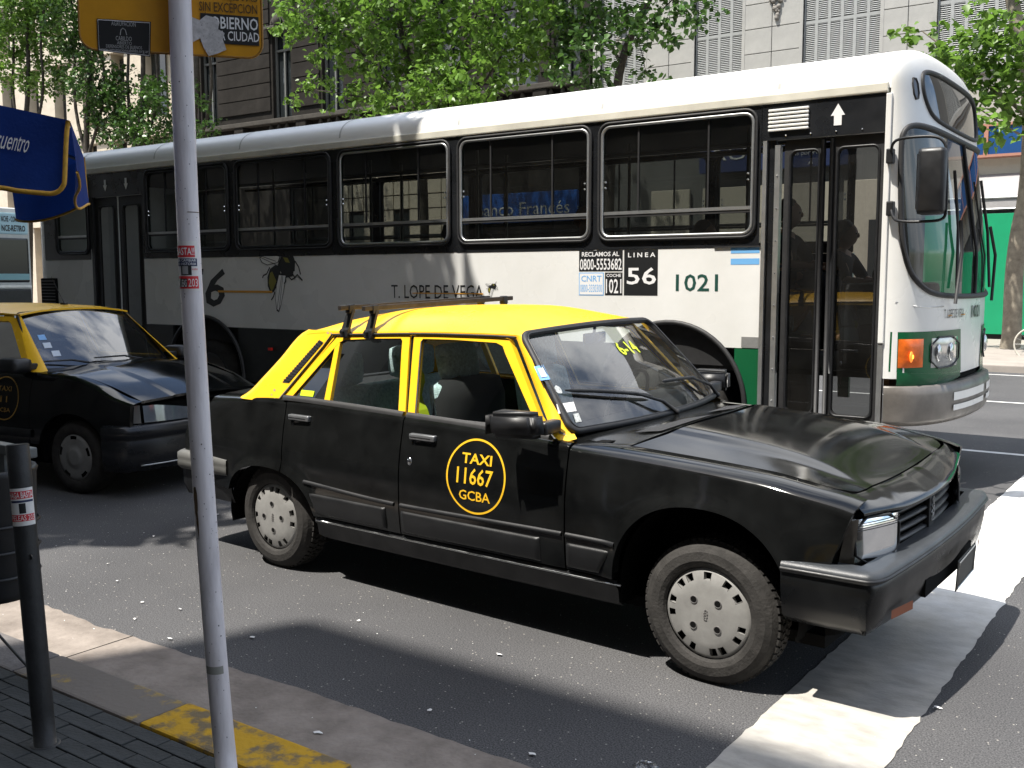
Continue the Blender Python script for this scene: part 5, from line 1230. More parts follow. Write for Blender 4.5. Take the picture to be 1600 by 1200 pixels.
for sg in (-1, 1):
    g = G(sg)
    par = {}
    fo = [(-1.768, .990), (-1.852, 1.30), (-1.872, 1.382), (-1.855, 1.404), (-1.60, 1.409), (-1.30, 1.408), (-1.235, 1.395), (-1.195, 1.35), (-.94, 1.05), (-.862, .988)]
    fi = [(-1.722, .995), (-1.800, 1.29), (-1.818, 1.362), (-1.805, 1.378), (-1.60, 1.381), (-1.31, 1.376), (-1.265, 1.362), (-1.235, 1.325), (-.985, 1.055), (-.925, .998)]
    ff = ring('door_frame', fo, fi, yellow, sg, taxi)
    ro = [(-2.768, 1.006), (-2.500, 1.322), (-2.455, 1.372), (-2.40, 1.390), (-2.15, 1.401), (-1.925, 1.408), (-1.905, 1.395), (-1.880, 1.30), (-1.785, .984)]
    ri = [(-2.700, 1.018), (-2.462, 1.302), (-2.428, 1.338), (-2.395, 1.352), (-2.15, 1.368), (-1.965, 1.375), (-1.950, 1.362), (-1.930, 1.29), (-1.838, 1.000)]
    rf_ = ring('door_frame', ro, ri, yellow, sg, taxi)
    glass(fi, sg, ff); glass(ri, sg, rf_)
    for poly in (fi, ri):
        B().tube([LN(g(x, z, -.003)) for x, z in poly], .0055, 6, True).mk('window_seal', rubber, ff, True)
    b = B(); b.add([LN(p) for p in (g(-2.418, 1.003, .003), g(-2.372, 1.003, .003), g(-2.430, 1.36, .003), g(-2.462, 1.34, .003), g(-2.418, 1.003, -.02), g(-2.372, 1.003, -.02), g(-2.430, 1.36, -.02), g(-2.462, 1.34, -.02))], [(0,1,2,3),(4,7,6,5),(0,3,7,4),(1,5,6,2)]); b.mk('quarter_bar', yellow, rf_)
    # waist seals
    for xa, xb in ((-2.74, -1.79), (-1.765, -.86)):
        B().grid([[LN((x, sg*(yg(.99)+o), float(belt(x))+z)) for o, z in ((.022, .008), (.020, .022), (.012, .034), (-.004, .034))] for x in np.linspace(xa, xb, 14)]).mk('waist_seal', rubber, taxi, True)
    # pillar backing so no gap shows between frames
    mk('b_pillar', [LN(g(x, z, -.008)) for x, z in ((-1.825, .97), (-1.735, .97), (-1.83, 1.405), (-1.925, 1.405))], [(0, 1, 2, 3)], dark, taxi)
    # A pillar
    P = []
    for t in np.linspace(0, 1, 16):
        z = .972+(1.418-.972)*t; xd = -.835+(-1.205+.835)*t; yd = yg(z)+.004; xw = -.765+(-1.150+.765)*t; yw = .722+(.594-.722)*t+.034*sin(pi*t)
        P.append([LN((xd+(xw-xd)*w, sg*(yd+(yw-yd)*w+.008*sin(pi*w)), z+(.0)*w)) for w in np.linspace(0, 1, 6)])
    pb_ = B().grid(P); pb_.add([LN(p) for p in ((-.85, sg*.775, .985), (-.79, sg*.776, .950), (-.735, sg*.735, .968), (-.765, sg*.712, .985))], [(0, 1, 2, 3)]); pb_.mk('windscreen_pillar', yellow, taxi, True)
    # C pillar
    P = []
    for t in np.linspace(0, 1, 18):
        z = .985+(1.398-.985)*t; xf_ = -2.778+(-2.455+2.778)*t**.93; xb_ = -3.205+(-2.755+3.205)*t**.85-.02*sin(pi*t)
        xb_ = float(spl([.985, 1.02, 1.10, 1.229, 1.363, 1.41], [-3.215, -3.150, -3.070, -2.950, -2.840, -2.745])(z)); row = []
        for w in np.linspace(0, 1, 14):
            x = xf_+(xb_-xf_)*w; e = max(0, (w-.72)/.28); row.append(LN((x+.0*e, sg*(yg(z)+.002-.055*e**2.2), z)))
        P.append(row)
    B().grid(P).mk('rear_pillar', yellow, taxi, True)
    # vent louvre on the C pillar
    vb = B(); vb.add([LN(g(x, z, .005)) for x, z in ((-2.812, 1.098), (-2.752, 1.098), (-2.560, 1.332), (-2.600, 1.345))], [(0, 1, 2, 3)]); vo = vb.mk('air_vent', rubber, taxi)
    sb_ = B()
    for k in range(17):
        t = (k+.5)/17; xa_, za_ = -2.808+(.208)*t, 1.104+.238*t; xb_, zb2 = -2.757+.193*t, 1.100+.232*t
        sb_.add([LN(g(x, z, .010)) for x, z in ((xa_, za_), (xb_, zb2), (xb_+.005, zb2+.007), (xa_+.005, za_+.007))], [(0, 1, 2, 3)])
    mks(sb_, 'vent_slat', plastic, vo)
# roof
P = []
for u in np.linspace(0, 1, 48):
    row = []
    for w in np.linspace(-1, 1, 61):
        ay = abs(w); xa = -1.125-.04*ay**2-(.03*max(0, (ay-.9)/.1)**2); xb_ = -2.745+.0*ay**2+(.02*max(0, (ay-.85)/.15)**2)
        x = xa+(xb_-xa)*u; zr = float(railz(x)); yr = yg(zr)+.004
        hgt = float(spl([-2.75, -2.6, -2.2, -1.6, -1.25, -1.12], [.040, .070, .112, .105, .055, .028])(x))
        y = yr*np.sign(w)*(1-(1-ay)**1.35) ; yy = abs(y)/yr
        row.append(LN((x, y, zr+hgt*(1-yy**3.2)-.0)))
    P.append(row)
rfm = hemgrid(P, (0, 0, -1), yellow, 'roof', taxi, 'tb', .02)
for sg in (-1, 1):
    g = G(sg); pts = [LN(g(x, float(railz(x))-.012, .012)) for x in np.linspace(-2.50, -1.19, 24)]
    pre = [LN(g(x, z, .010)) for x, z in ((-2.785, 1.01), (-2.66, 1.165), (-2.545, 1.31))]
    B().tube(pre+pts, .0062, 6).mk('drip_rail', rubber, rfm, True)
# paint chips on the C pillar foot and above the windscreen
ch = mat('bare_filler', (.55, .42, .30), .7)
for (x, z, r_) in ((-2.86, 1.05, .012), (-2.872, 1.025, .009), (-2.55, 1.385, .012), (-2.52, 1.383, .010), (-2.835, 1.004, .010)):
    B().add([LN((x+r_*random.uniform(.5, 1.2)*cos(a), -(yg(z)+.0045), z+r_*random.uniform(.4, 1)*sin(a))) for a in np.linspace(0, 2*pi, 8)[:-1]], [tuple(range(7))]).mk('paint_chip', ch, taxi)
# windscreen / rear screen
def wsc(s, t, o=0.0):
    a = abs(s); xb, zb, yb_ = -.672-.105*a**2, .990+.0*a, .720; xt, zt, yt = -1.122-.040*a**2, 1.432-.016*a**2, .590
    x = xb+(xt-xb)*t; z = zb+(zt-zb)*t; y = s*(yb_+(yt-yb_)*t+.034*sin(pi*t)); bow = .022*sin(pi*t)
    return LN((x+bow*.72+o*.72, y, z+bow*.68+o*.68))
P = [[wsc(s, t) for t in np.linspace(0, 1, 14)] for s in np.linspace(-1, 1, 30)]
wsn = B().grid(P).mk('windscreen', glass_ws, taxi, True)
def rc(s0, s1, t0, t1, r=.10, n=6):
    o = [];
    for (cs, ct, a0) in ((s1-r*.8, t1-r*1.2, 0), (s0+r*.8, t1-r*1.2, 90), (s0+r*.8, t0+r*1.2, 180), (s1-r*.8, t0+r*1.2, 270)):
        for k in range(n+1): a = rad(a0+90*k/n); o.append((cs+r*.8*cos(a), ct+r*1.2*sin(a)))
        if a0 == 0: o += [(s, t1) for s in np.linspace(s1, s0, 12)[2:-2]]
        if a0 == 180: o += [(s, t0) for s in np.linspace(s0, s1, 12)[2:-2]]
    return o
B().tube([wsc(s, t, .006) for s, t in rc(-1.0, 1.0, 0.0, 1.0, .07)], .017, 8, True).mk('windscreen_rubber', rubber, wsn, True)
B().tube([wsc(s, t, .018) for s, t in rc(-.985, .985, .015, .985, .07)], .0045, 6, True).mk('rubber_bead', plastic, wsn, True)
def rsc(s, t, o=0.0):
    a = abs(s); return LN((-3.205+.06*a**2+(.425-.02*a)*t-.02*sin(pi*t)-o*.6, s*(.640-.09*t), 1.000+.365*t+.012*sin(pi*t)+o*.7))
rw = B().grid([[rsc(s, t) for t in np.linspace(0, 1, 10)] for s in np.linspace(-1, 1, 20)]).mk('rear_screen', glass_car, taxi, True)
B().tube([rsc(s, t, .004) for s, t in rc(-1, 1, 0, 1, .08)], .016, 8, True).mk('rear_rubber', rubber, rw, True)
# wipers: arm from pivot, blade on the glass
for (pv, el, tip) in (((.07, -.02), (-.30, .22), (-.90, .36)), ((1.02, -.02), (.62, .24), (.16, .28))):
    pvp = wsc(pv[0]*.98, pv[1], .022); wp = B(); wp.tube([pvp, wsc((pv[0]*.6+el[0]*.4), pv[1]*.6+el[1]*.4+.01, .045), wsc(el[0], el[1], .03)], [.012, .009, .006], 7); wp.ball(pvp, .016, 8, 6); wa = wp.mk('wiper', rubber, taxi, True)
    c = np.array(el); tp = np.array(tip); a_ = c+(tp-c)*-.35 if tip[0] < 0 else c+(tp-c)*-.3
    pts = [wsc(*(a_+(tp-a_)*t), .018+.010*sin(pi*t)) for t in np.linspace(0, 1, 12)]
    B().tube(pts, [.004]+[.010]*10+[.004], 7).mk('wiper_blade', rubber, wa, True)
# stickers
def wst(P_): return [wsc(s, t, .0035) for s, t in P_]
blu = mat('sticker_blue', (.20, .42, .75), .5)
def plane_to_st(x, y, z):
    t = (x+.70)/(-.45); s = y/(.720-.130*t+.034*sin(pi*min(1,t))); return s, max(.02, t)
def stick(name, pts, m, k=0): return mk(name, [wsc(*(plane_to_st(*p)), .004+.002*k) for p in pts], [(0, 1, 2, 3)], m, wsn)
s1 = [(-.991, -.690, 0), (-.993, -.630, 0), (-.924, -.655, 0), (-.925, -.715, 0)]; stick('sticker', s1, blu)
c = np.mean(s1, 0); stick('sticker_inset', [tuple(c+(np.array(p)-c)*.62) for p in s1], mat('pale_sticker', (.55, .62, .70), .6), 1)
s2 = [(-.818, -.715, 0), (-.817, -.610, 0), (-.779, -.625, 0), (-.779, -.735, 0)]; stick('sticker', s2, paper)
stick('sticker', [(-.769, -.655, 0), (-.77, -.622, 0), (-.735, -.632, 0), (-.735, -.668, 0)], mat('pale_sticker2', (.45, .47, .46), .8, nz=.7, nscale=120))
B().add([wsc(*plane_to_st(-.876+.02*cos(a)*random.uniform(.6, 1.1), -.655+.022*sin(a)*random.uniform(.6, 1.1), 0), .004) for a in np.linspace(0, 2*pi, 10)[:-1]], [tuple(range(9))]).mk('scraped_sticker', mat('scraped_paper', (.42, .44, .44), .8, nz=.6, nscale=150), wsn)
v_, f_ = textmesh('6-14', .018); mk('lettering', [wsc(-.02+.28*p[0], .615+.15*p[1], .004) for p in v_], f_, limeink, wsn)
# TAXI roundel on front doors
for sg in (-1, 1):
    cx, cz = -1.252, .748
    fn = (lambda a, z, sg=sg: LN((cx+(a-cx)*(1 if sg < 0 else -1), sg*(float(side_y(a, z))+.0025), z)))
    par_ = [o for o in taxi.children if o.name.startswith('front_door')][0 if sg < 0 else 1]
    B().grid([[fn(cx+r_*cos(a), cz+r_*.98*sin(a)) for r_ in (.176, .186)] for a in np.linspace(0, 2*pi, 73)]).mk('roundel_ring', yellowink, par_)
    text('TAXI', yellowink, par_, fn, cx-.092, cx+.095, cz+.060, cz+.110, bold=.02)
    text('11667', yellowink, par_, fn, cx-.118, cx+.108, cz-.040, cz+.040, bold=.012)
    text('GCBA', yellowink, par_, fn, cx-.100, cx+.095, cz-.118, cz-.070, bold=.012)
# ---- wheels
SL = [0, 33, 57, 103, 122, 153, 168, 203, 225, 262, 282, 312, 330]
def car_wheel(x, sg, yface, rot):
    w = B(); R0 = .308; prof = [(.195, .012), (.205, .0), (.225, -.008), (.262, -.004), (.285, .012), (.298, .028), (.303, .034)]
    w.lathe([(r, yface*0+o) for r, o in prof]+[(.303, .150), (.29, .17), (.2, .165)], 64, (0, 0, 0), 'y')
    # tread blocks
    for row, (y0, y1) in enumerate(((.034, .058), (.063, .088), (.093, .118), (.123, .148))):
        for k in range(58):
            a = 2*pi*(k+.5*(row % 2))/58; da = .038; sk = .022*(1 if row % 2 else -1)
            V = []
            for rr in (.300, R0+.004):
                for (aa, yy) in ((a-da, y0), (a+da, y0), (a+da+sk, y1), (a-da+sk, y1)): V.append((rr*cos(aa), yy, rr*sin(aa)))
            w.add(V, [(4, 5, 6, 7), (0, 1, 5, 4), (1, 2, 6, 5), (2, 3, 7, 6), (3, 0, 4, 7)])
    flip = lambda p: LN0((x+p[0], sg*(yface-p[1]), .306+p[2]))
    wh = w.mk('wheel', tyre, taxi, False, xf=flip)
    b = B(); b.lathe([(0, .05), (.17, .05), (.178, .03), (.197, .02)], 40, (0, 0, 0), 'y'); b.mk('rim', dark, wh, True, xf=flip)
    hub = B(); rr = [0, .03, .06, .09, .12, .140, .146, .178, .184, .193]; yy = [.0, .0, .0005, .0015, .004, .007, .009, .016, .019, .026]
    n_ = 120; P = np.array([[(r_*cos(2*pi*k/n_), o, r_*sin(2*pi*k/n_)) for r_, o in zip(rr, yy)] for k in range(n_)])
    V = P.reshape(-1, 3); nv = len(rr); F_ = []
    for k in range(n_):
        ang = (90-(k+.5)*360/n_-rot) % 360
        slot = any(abs((ang-s+180) % 360-180) < 5.2 for s in SL)
        for j in range(nv-1):
            if slot and j in (6,): continue
            F_.append((k*nv+j, ((k+1) % n_)*nv+j, ((k+1) % n_)*nv+j+1, k*nv+j+1))
    hub.add(V, F_)
    for s in SL:
        a0 = rad(90-s-rot)
        for da in (-.092, .092):
            a = a0+da; hub.add([(.146*cos(a), .009, .146*sin(a)), (.178*cos(a), .016, .178*sin(a)), (.178*cos(a), .035, .178*sin(a)), (.146*cos(a), .03, .146*sin(a))], [(0, 1, 2, 3)])
        aa = [a0-.09, a0, a0+.09]; hub.grid([[(.146*cos(a), o, .146*sin(a)) for o in (.009, .03)] for a in aa])
    hc = hub.mk('hubcap', silver, wh, False, xf=lambda p: flip((p[0], p[1]-.008, p[2])))
    hc.data.polygons.foreach_set('use_smooth', [len(p.vertices) == 4 for p in hc.data.polygons])
    q = B()
    for k in range(4):
        a = rad(45+90*k-rot); c_ = (.078*cos(a), .078*sin(a)); q.lathe([(0, -.0095), (.0145, -.0095)], 16, (c_[0], 0, c_[1]), 'y')
    mks(q, 'lug_hole', dark, hc, False, xf=flip)
    q = B()
    for k in range(4):
        a = rad(45+90*k-rot); c_ = (.078*cos(a), .078*sin(a)); q.tube([(c_[0]+.0155*cos(t), -.009, c_[1]+.0155*sin(t)) for t in np.linspace(0, 2*pi, 16, endpoint=False)], .002, 5, True)
    q.tube([(c_a*.42*1.2, -.0095, c_b*.42) for c_a, c_b in lion], .0018, 5, True); mks(q, 'hub_detail', mat('hub_shade', (.16, .155, .15), .5), hc, False, xf=flip)
LN0 = lambda p: p
for x, rot, yf in ((XF, 0, .800), (XR, 42, .775)):
    for sg in (-1, 1): car_wheel(x, sg, yf, rot)
for (cx, cz, rx, rz, p) in AR:
    for sg in (-1, 1):
        q = B(); q.grid([[(cx+(rx+.01)*cos(a), sg*yy, cz+(rz+.01)*sin(a)) for yy in (.76, .45)] for a in np.linspace(-.25, pi+.25, 24)]); q.box(cx-rx, cx+rx, min(sg*.42, sg*.45), max(sg*.42, sg*.45), .2, cz+rz); q.mk('wheel_well', dark, taxi)
# ---- cabin
B().box(-3.3, .42, -.66, .66, .22, .27).mk('underbody', dark, taxi)
B().box(-.66, -.60, -.70, .70, .3, .96).mk('bulkhead', dark, taxi)
b = B(); b.cbox(-1.02, -.70, -.69, .69, .80, .965, .04); b.mk('dashboard', mat('dash_grey', (.10, .105, .105), .6, nz=.2), taxi, True, xf=LN)
b = B(); b.cbox(-1.05, -.82, .18, .56, .93, 1.04, .04); b.mk('instrument_hood', mat('dash_light', (.22, .23, .23), .5), taxi, True, xf=LN)
sw_c = Vector((-1.14, .37, .98)); B().tube([(sw_c.x+.07*sin(a), sw_c.y+.19*cos(a), sw_c.z+.175*sin(a)) for a in np.linspace(0, 2*pi, 28, endpoint=False)], .012, 7, True).mk('steering_wheel', plastic, taxi, True, xf=LN)
b = B(); b.tube([(-1.14, .19, .98), (-1.12, .37, .97), (-1.14, .55, .98)], .016, 6); b.tube([(-1.12, .37, .97), (-.9, .37, .88)], .025, 8); b.mk('steering_column', plastic, taxi, True, xf=LN)
def car_seat(yc, w_, x0, back_x, hz, m, head=True, name='seat', lean_=.22):
    b = B(); b.cbox(x0-.05, x0+.46, yc-w_, yc+w_, .42, .60, .05); V0 = len(b.v)
    b.cbox(-.06, .06, yc-w_, yc+w_, 0, .62 if head else .53, .045); b.v[V0:] = [(back_x+x-z*lean_, y+(0 if z < .4 else -np.sign(y-yc)*.04), z+.52) for x, y, z in b.v[V0:]]
    if head:
        V0 = len(b.v); b.cbox(-.045, .045, yc-.14, yc+.14, .63, .82, .04); b.v[V0:] = [(back_x+x-z*lean_+.01, y, z+.52) for x, y, z in b.v[V0:]]
        b.tube([(back_x-.55*lean_, yc-.05, 1.05), (back_x-.66*lean_, yc-.05, 1.2)], .008, 6)
    return b.mk(name, m, taxi, True, xf=LN)
car_seat(-.37, .25, -1.75, -1.62, .5, weave); car_seat(.37, .25, -1.75, -1.62, .5, weave)
rs = car_seat(0, .64, -2.62, -2.48, .5, weave, False, 'rear_seat', .25)
for yc in (-.40, .24):
    b = B(); b.cbox(-2.76, -2.62, yc-.17, yc+.17, 1.04, 1.25, .06); b.mk('headrest', weave, rs, True, xf=LN)
b = B(); b.box(-3.18, -2.70, -.66, .66, .98, 1.0); b.mk('parcel_shelf', cardk, taxi, xf=LN)
b = B(); P = []
for i, a in enumerate(np.linspace(0, 2*pi, 22, endpoint=False)):
    P.append([(-1.70+.15*k_*cos(a)+.01*sin(5*a), -.35+.25*k_*sin(a)+.012*sin(7*a+z), z) for k_, z in ((.3, 1.17), (.85, 1.15), (1.0, 1.06), (1.02, .93), (.98, .80), (1, .66))])
b.grid(P, closeu=True); b.mk('draped_jacket', mat('black_cloth', (.008, .008, .009), .95), taxi, True, xf=LN)
b = B(); b.grid([[(-1.93+.02*sin(t*9), -.56+.05*t, 1.20-.30*t), (-1.89+.02*sin(t*9), -.53+.05*t, 1.21-.30*t)] for t in np.linspace(0, 1, 9)]); b.mk('lime_strap', limeink, taxi, xf=LN)
for (pts_, nm) in (([(-2.64, 1.035), (-2.53, 1.035), (-2.53, 1.066), (-2.64, 1.066)], 'lime_sticker'),):
    mk(nm, [LN((x, -(yg(z)-.006), z)) for x, z in pts_], [(0, 1, 2, 3)], limeink, rd)
mk('shelf_card', [LN(p) for p in ((-2.60, .18, 1.30), (-2.42, .22, 1.32), (-2.42, .22, 1.37), (-2.60, .18, 1.36))], [(0, 1, 2, 3)], paper, taxi)
b = B(); b.cbox(-1.14, -1.12, -.09, .11, 1.33, 1.39, .008); b.tube([(-1.13, 0, 1.36), (-1.12, 0, 1.43)], .008, 6); b.mk('inside_mirror', mat('mirror_blue', (.25, .35, .6), .1, .8), taxi, True, xf=LN)
P = [[LN((x, w*.53, float(railz(x))+.015)) for w in np.linspace(-1, 1, 8)] for x in np.linspace(-2.70, -1.2, 8)]; B().grid(P).mk('headliner', mat('headliner_grey', (.42, .41, .38), .9), taxi)
# ---- roof rack
rk = thing('roof_rack', 'pair of dark roof bars clamped across the yellow taxi roof', 'roof rack', TO, TH, local=True)
rackm = mat('rack_metal', (.045, .038, .032), .45, .5, nz=.4, nscale=20)
for xk in (-2.385, -2.195):
    b = B(); b.cbox(xk-.013, xk+.013, -.66, .66, 1.520, 1.546, .004); b.mk('bar', rackm, rk, xf=LN)
    for sg in (-1, 1):
        b = B(); b.prism([(xk-.02, sg*.56, 1.52), (xk+.02, sg*.56, 1.52), (xk+.03, sg*.615, 1.385), (xk-.03, sg*.615, 1.385)], (0, sg*.018, 0)); b.cbox(xk-.028, xk+.028, min(sg*.60, sg*.635), max(sg*.60, sg*.635), 1.365, 1.415, .008); b.cbox(xk-.018, xk+.018, min(sg*.555, sg*.60), max(sg*.555, sg*.60), 1.50, 1.55, .006)
        b.tube([(xk, sg*.63, 1.40), (xk, sg*.655, 1.40)], .010, 8); b.mk('clamp_foot', plastic, rk, xf=LN)
# ------------------------------------------------------------------ second taxi, in the shade at the left
T2 = rad(9); O2 = (-7.41-.8*sin(T2), 4.46+.8*cos(T2), 0)
tx = thing('taxi', 'shaded black taxi with dull yellow roof, standing at the left behind the white pole', 'taxi', O2, T2, local=True)
_s2 = spl([.15, .30, .45, .60, .75, .90, 1.0], [.80, .835, .845, .842, .825, .79, .76]); _t2 = spl([-3.5, -2.6, -1, 0, .35, .62], [.90, .98, 1, .995, .965, .90])
sy2 = lambda x, z: float(_s2(z)*_t2(x)); bel2 = spl([-3.4, -2.5, -.46, -.1, .22, .44, .62], [.96, .955, .935, .925, .855, .765, .715])
A2 = [(0, .30, .36, .345), (-2.52, .30, .36, .33)]
def arc2(x):
    z = -9
    for cx, cz, rx, rz in A2:
        t = abs(x-cx)/rx
        if t < 1: z = max(z, cz+rz*(1-t**2.2)**(1/2.2))
    return z
def panel2(name, xa, xb, zlo, yi, m, sg):
    xs = sorted(set([round(x, 4) for x in list(np.linspace(xa, xb, int((xb-xa)/.06)+2))+[cx+rx*cos(pi*k/30) for cx, cz, rx, rz in A2 for k in range(31) if xa < cx+rx*cos(pi*k/30) < xb]]))
    P = []
    for x in xs:
        zb = max(zlo(x) if callable(zlo) else zlo, arc2(x)); zt = float(bel2(x)); r = [(x, sg*sy2(x, z), z) for z in np.linspace(zb, zt, 14)]
        y0 = sy2(x, zt); r += [(x, sg*(y0+(yi*float(_t2(x))-y0)*t), zt+.025*sin(t*pi/2)) for t in (.3, .65, 1)]; P.append(r)
    b = B(); b.grid(P)
    for e in (P[0], P[-1]): b.grid([e, [(p[0], p[1]-sg*.03, p[2]) for p in e]])
    b.grid([[r[0], (r[0][0], r[0][1]-sg*.06, r[0][2])] for r in P]); return b.mk(name, m, tx, True)
for sg in (-1, 1):
    panel2('front_fender', -.455, .575, lambda x: .38 if x < .33 else .56, .70, carblack, sg); fd2 = panel2('front_door', -1.48, -.462, .36, .73, carblack, sg); panel2('rear_door', -2.35, -1.487, .36, .73, carblack, sg); panel2('rear_quarter', -3.35, -2.357, .40, .70, carblack, sg)
    B().box(-3.2, .5, min(sg*.70, sg*.76), max(sg*.70, sg*.76), .25, .75).mk('inner_side', dark, tx)
    B().grid([[(x, sg*(sy2(x, z)+.004+o), z) for o, z in ((0, .50), (.012, .49), (.012, .44), (0, .43))] for x in np.linspace(-2.15, -.42, 12)]).mk('cladding', plastic, tx, True)
    b = B(); b.cbox(-.66, -.42, min(sg*.80, sg*.98), max(sg*.80, sg*.98), .95, 1.07, .045); b.mk('mirror', plastic, fd2, True)
    B().cbox(-.56, -.47, min(sg*.72, sg*.84), max(sg*.72, sg*.84), .97, 1.02, .01).mk('mirror_arm', plastic, fd2)
    fn = lambda a, z, sg=sg: (-.76+(a+.76)*(1 if sg < 0 else -1), sg*(sy2(a, z)+.003), z)
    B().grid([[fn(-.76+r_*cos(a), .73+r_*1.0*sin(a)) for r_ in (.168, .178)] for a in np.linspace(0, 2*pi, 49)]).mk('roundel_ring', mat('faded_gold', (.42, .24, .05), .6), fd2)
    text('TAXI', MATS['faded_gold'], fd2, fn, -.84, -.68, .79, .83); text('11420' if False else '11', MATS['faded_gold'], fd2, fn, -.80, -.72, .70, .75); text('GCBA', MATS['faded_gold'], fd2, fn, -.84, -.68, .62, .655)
    # glass house
    Y2 = lambda z: .765-.44*(z-.95)
    gp = lambda x, z, o=0: (x, sg*(Y2(z)+o), z)
    for oo, ii, nm in (([(-1.46, .955), (-1.48, 1.385), (-.93, 1.385), (-.86, 1.36), (-.50, .955)], [(-1.42, .985), (-1.44, 1.345), (-.96, 1.345), (-.915, 1.32), (-.60, .985)], 'door_frame'),
                       ([(-2.55, .955), (-2.45, 1.30), (-2.36, 1.37), (-1.50, 1.385), (-1.47, .955)], [(-2.46, .985), (-2.39, 1.28), (-2.32, 1.33), (-1.54, 1.345), (-1.51, .985)], 'door_frame')):
        k = len(oo); V = [gp(x, z, .004) for x, z in oo]+[gp(x, z, .004) for x, z in ii]+[gp(x, z, -.02) for x, z in ii]
        f_ = mk(nm, V, [(i, (i+1) % k, k+(i+1) % k, k+i) for i in range(k)]+[(k+i, k+(i+1) % k, 2*k+(i+1) % k, 2*k+i) for i in range(k)], yellow, tx); mk('side_window', [gp(x, z, -.01) for x, z in ii], [list(range(k))], glass_car, f_)
    P = [[(-.50-.40*t+(.10 if w else 0)*(1-t)+.02*w-.0, sg*((Y2(.955+.45*t)+.004)*(1-w)+(.70-.15*t)*w), .950+.46*t) for w in (0, .5, 1)] for t in np.linspace(0, 1, 10)]
    B().grid(P).mk('windscreen_pillar', yellow, tx, True)
    P = [[(-2.55-.45*w*(1-t)+.12*t-.05*w, sg*(Y2(.955+.43*t)-.03*w), .955+.43*t) for w in np.linspace(0, 1, 5)] for t in np.linspace(0, 1, 8)]
    B().grid(P).mk('rear_pillar', yellow, tx, True)
    # lamps
    lf = lambda y, z: (.655-.10*(abs(y)/.72)**3-.10*(z-.58), y, z)
    P = [[tuple(np.array(lf(sg*y, z))+np.array((.012, 0, 0))) for z in np.linspace(.585+.01*(y-.2), .645+.075*min(1, (y-.14)/.4)**.7, 6)] for y in np.linspace(.16, .64, 14)]
    B().grid(P).mk('headlight', mat('shaded_lens', (.22, .25, .28), .06, .4, .8, nz=.3, nscale=4, coat=.8), tx, True)
    P = [[(.575-.05*t-.09*(z-.58)-.05*t*t, sg*(.652+.10*t), z) for z in np.linspace(.585, .722, 6)] for t in np.linspace(0, 1, 6)]
    B().grid(P).mk('turn_lamp', mat('clear_lens', (.20, .20, .19), .12, .3, .7), tx, True)
    for x in (0, -2.52):
        w = B(); w.lathe([(.17, .02), (.19, .0), (.26, -.004), (.285, .02), (.295, .04), (.295, .17), (.2, .18)], 48, (0, 0, 0), 'y'); fl = lambda p: (x+p[0], sg*(.800-p[1]), .295+p[2]); wh = w.mk('wheel', tyre, tx, True, xf=fl)
        B().lathe([(0, .05), (.185, .04)], 24, (0, 0, 0), 'y').mk('rim', dark, wh, xf=fl)
        hb = B(); n_ = 90; rr = [0, .05, .07, .075, .11, .146, .172, .185, .19]; yy = [-.012, -.012, -.010, -.004, -.004, -.003, 0, .008, .02]; V = []; F_ = []
        for k in range(n_):
            for r_, o in zip(rr, yy): V.append((r_*cos(2*pi*k/n_), o, r_*sin(2*pi*k/n_)))
        for k in range(n_):
            a = (k*360/n_-18) % 72
            for j in range(8):
                if j == 5 and (a < 13 or a > 59): continue
                if j == 4 and (a < 6 or a > 66) and False: continue
                F_.append((k*9+j, ((k+1) % n_)*9+j, ((k+1) % n_)*9+j+1, k*9+j+1))
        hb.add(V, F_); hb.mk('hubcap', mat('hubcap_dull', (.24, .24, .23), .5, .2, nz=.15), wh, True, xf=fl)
    q = B(); q.grid([[(0+.37*cos(a), sg*yy, .30+.35*sin(a)) for yy in (.79, .45)] for a in np.linspace(-.2, pi+.2, 20)]); q.mk('wheel_well', dark, tx)
hz2 = spl([-.5, -.1, .3, .50, .62], [.965, .945, .865, .800, .755])
P = [[((-.42+.14*(1-w*w))+(.565+.055*(1-w*w)-(-.42+.14*(1-w*w)))*u, w*.69*float(_t2(.55*u)), float(hz2((-.42+.14*(1-w*w))+(.62-(-.42+.14*(1-w*w)))*u))+.045*(1-w*w)*(1-.5*u)+.006*(1 if abs(w) < .55 else 0)) for w in np.linspace(-1, 1, 41)] for u in np.linspace(0, 1, 30)]
hemgrid(P, (0, 0, -1), carblack, 'bonnet', tx, 'lrbt', .02)
def fr2(y, o=0): return .675+o-.12*(abs(y)/.80)**3.2
bp2 = [(fr2(y), y) for y in np.linspace(-.80, .80, 50)]; bp2 = [(.36, -.845), (.46, -.84), (.52, -.825)]+bp2+[(.52, .825), (.46, .84), (.36, .845)]
bs2 = B().sweep(bp2, [(-.08, .575), (-.01, .575), (.012, .56), (.016, .48), (.004, .47), (.012, .455), (.008, .30), (-.01, .22), (-.08, .20)]).mk('front_bumper', mat('bumper_gloss', (.012, .013, .015), .25, rn=.1, nscale=4), tx, True)
B().tube([(x+.014, y, .262) for x, y in bp2[6:-6]], .006, 6).mk('bumper_lip', alum, bs2, True)
B().box(.45, .56, -.16, .16, .585, .66).mk('grille', plastic, tx); B().box(.40, .54, -.72, .72, .50, .72).mk('front_structure', dark, tx)
def w2(s, t, o=0): a = abs(s); return (-.32-.20*a*a+(-.86+.32-.0*a+.16*a*a)*t+.02*sin(pi*t)+o*.6, s*(.715-.145*t), .965-.01*a+(1.435-.965-.02*a*a)*t+.015*sin(pi*t)+o*.7)
gl2 = glassmat('windshield_glass_2', (.45, .50, .50), ior=2.3, dirt=.03)
wn2 = B().grid([[w2(s, t) for t in np.linspace(0, 1, 12)] for s in np.linspace(-1, 1, 24)]).mk('windscreen', gl2, tx, True)
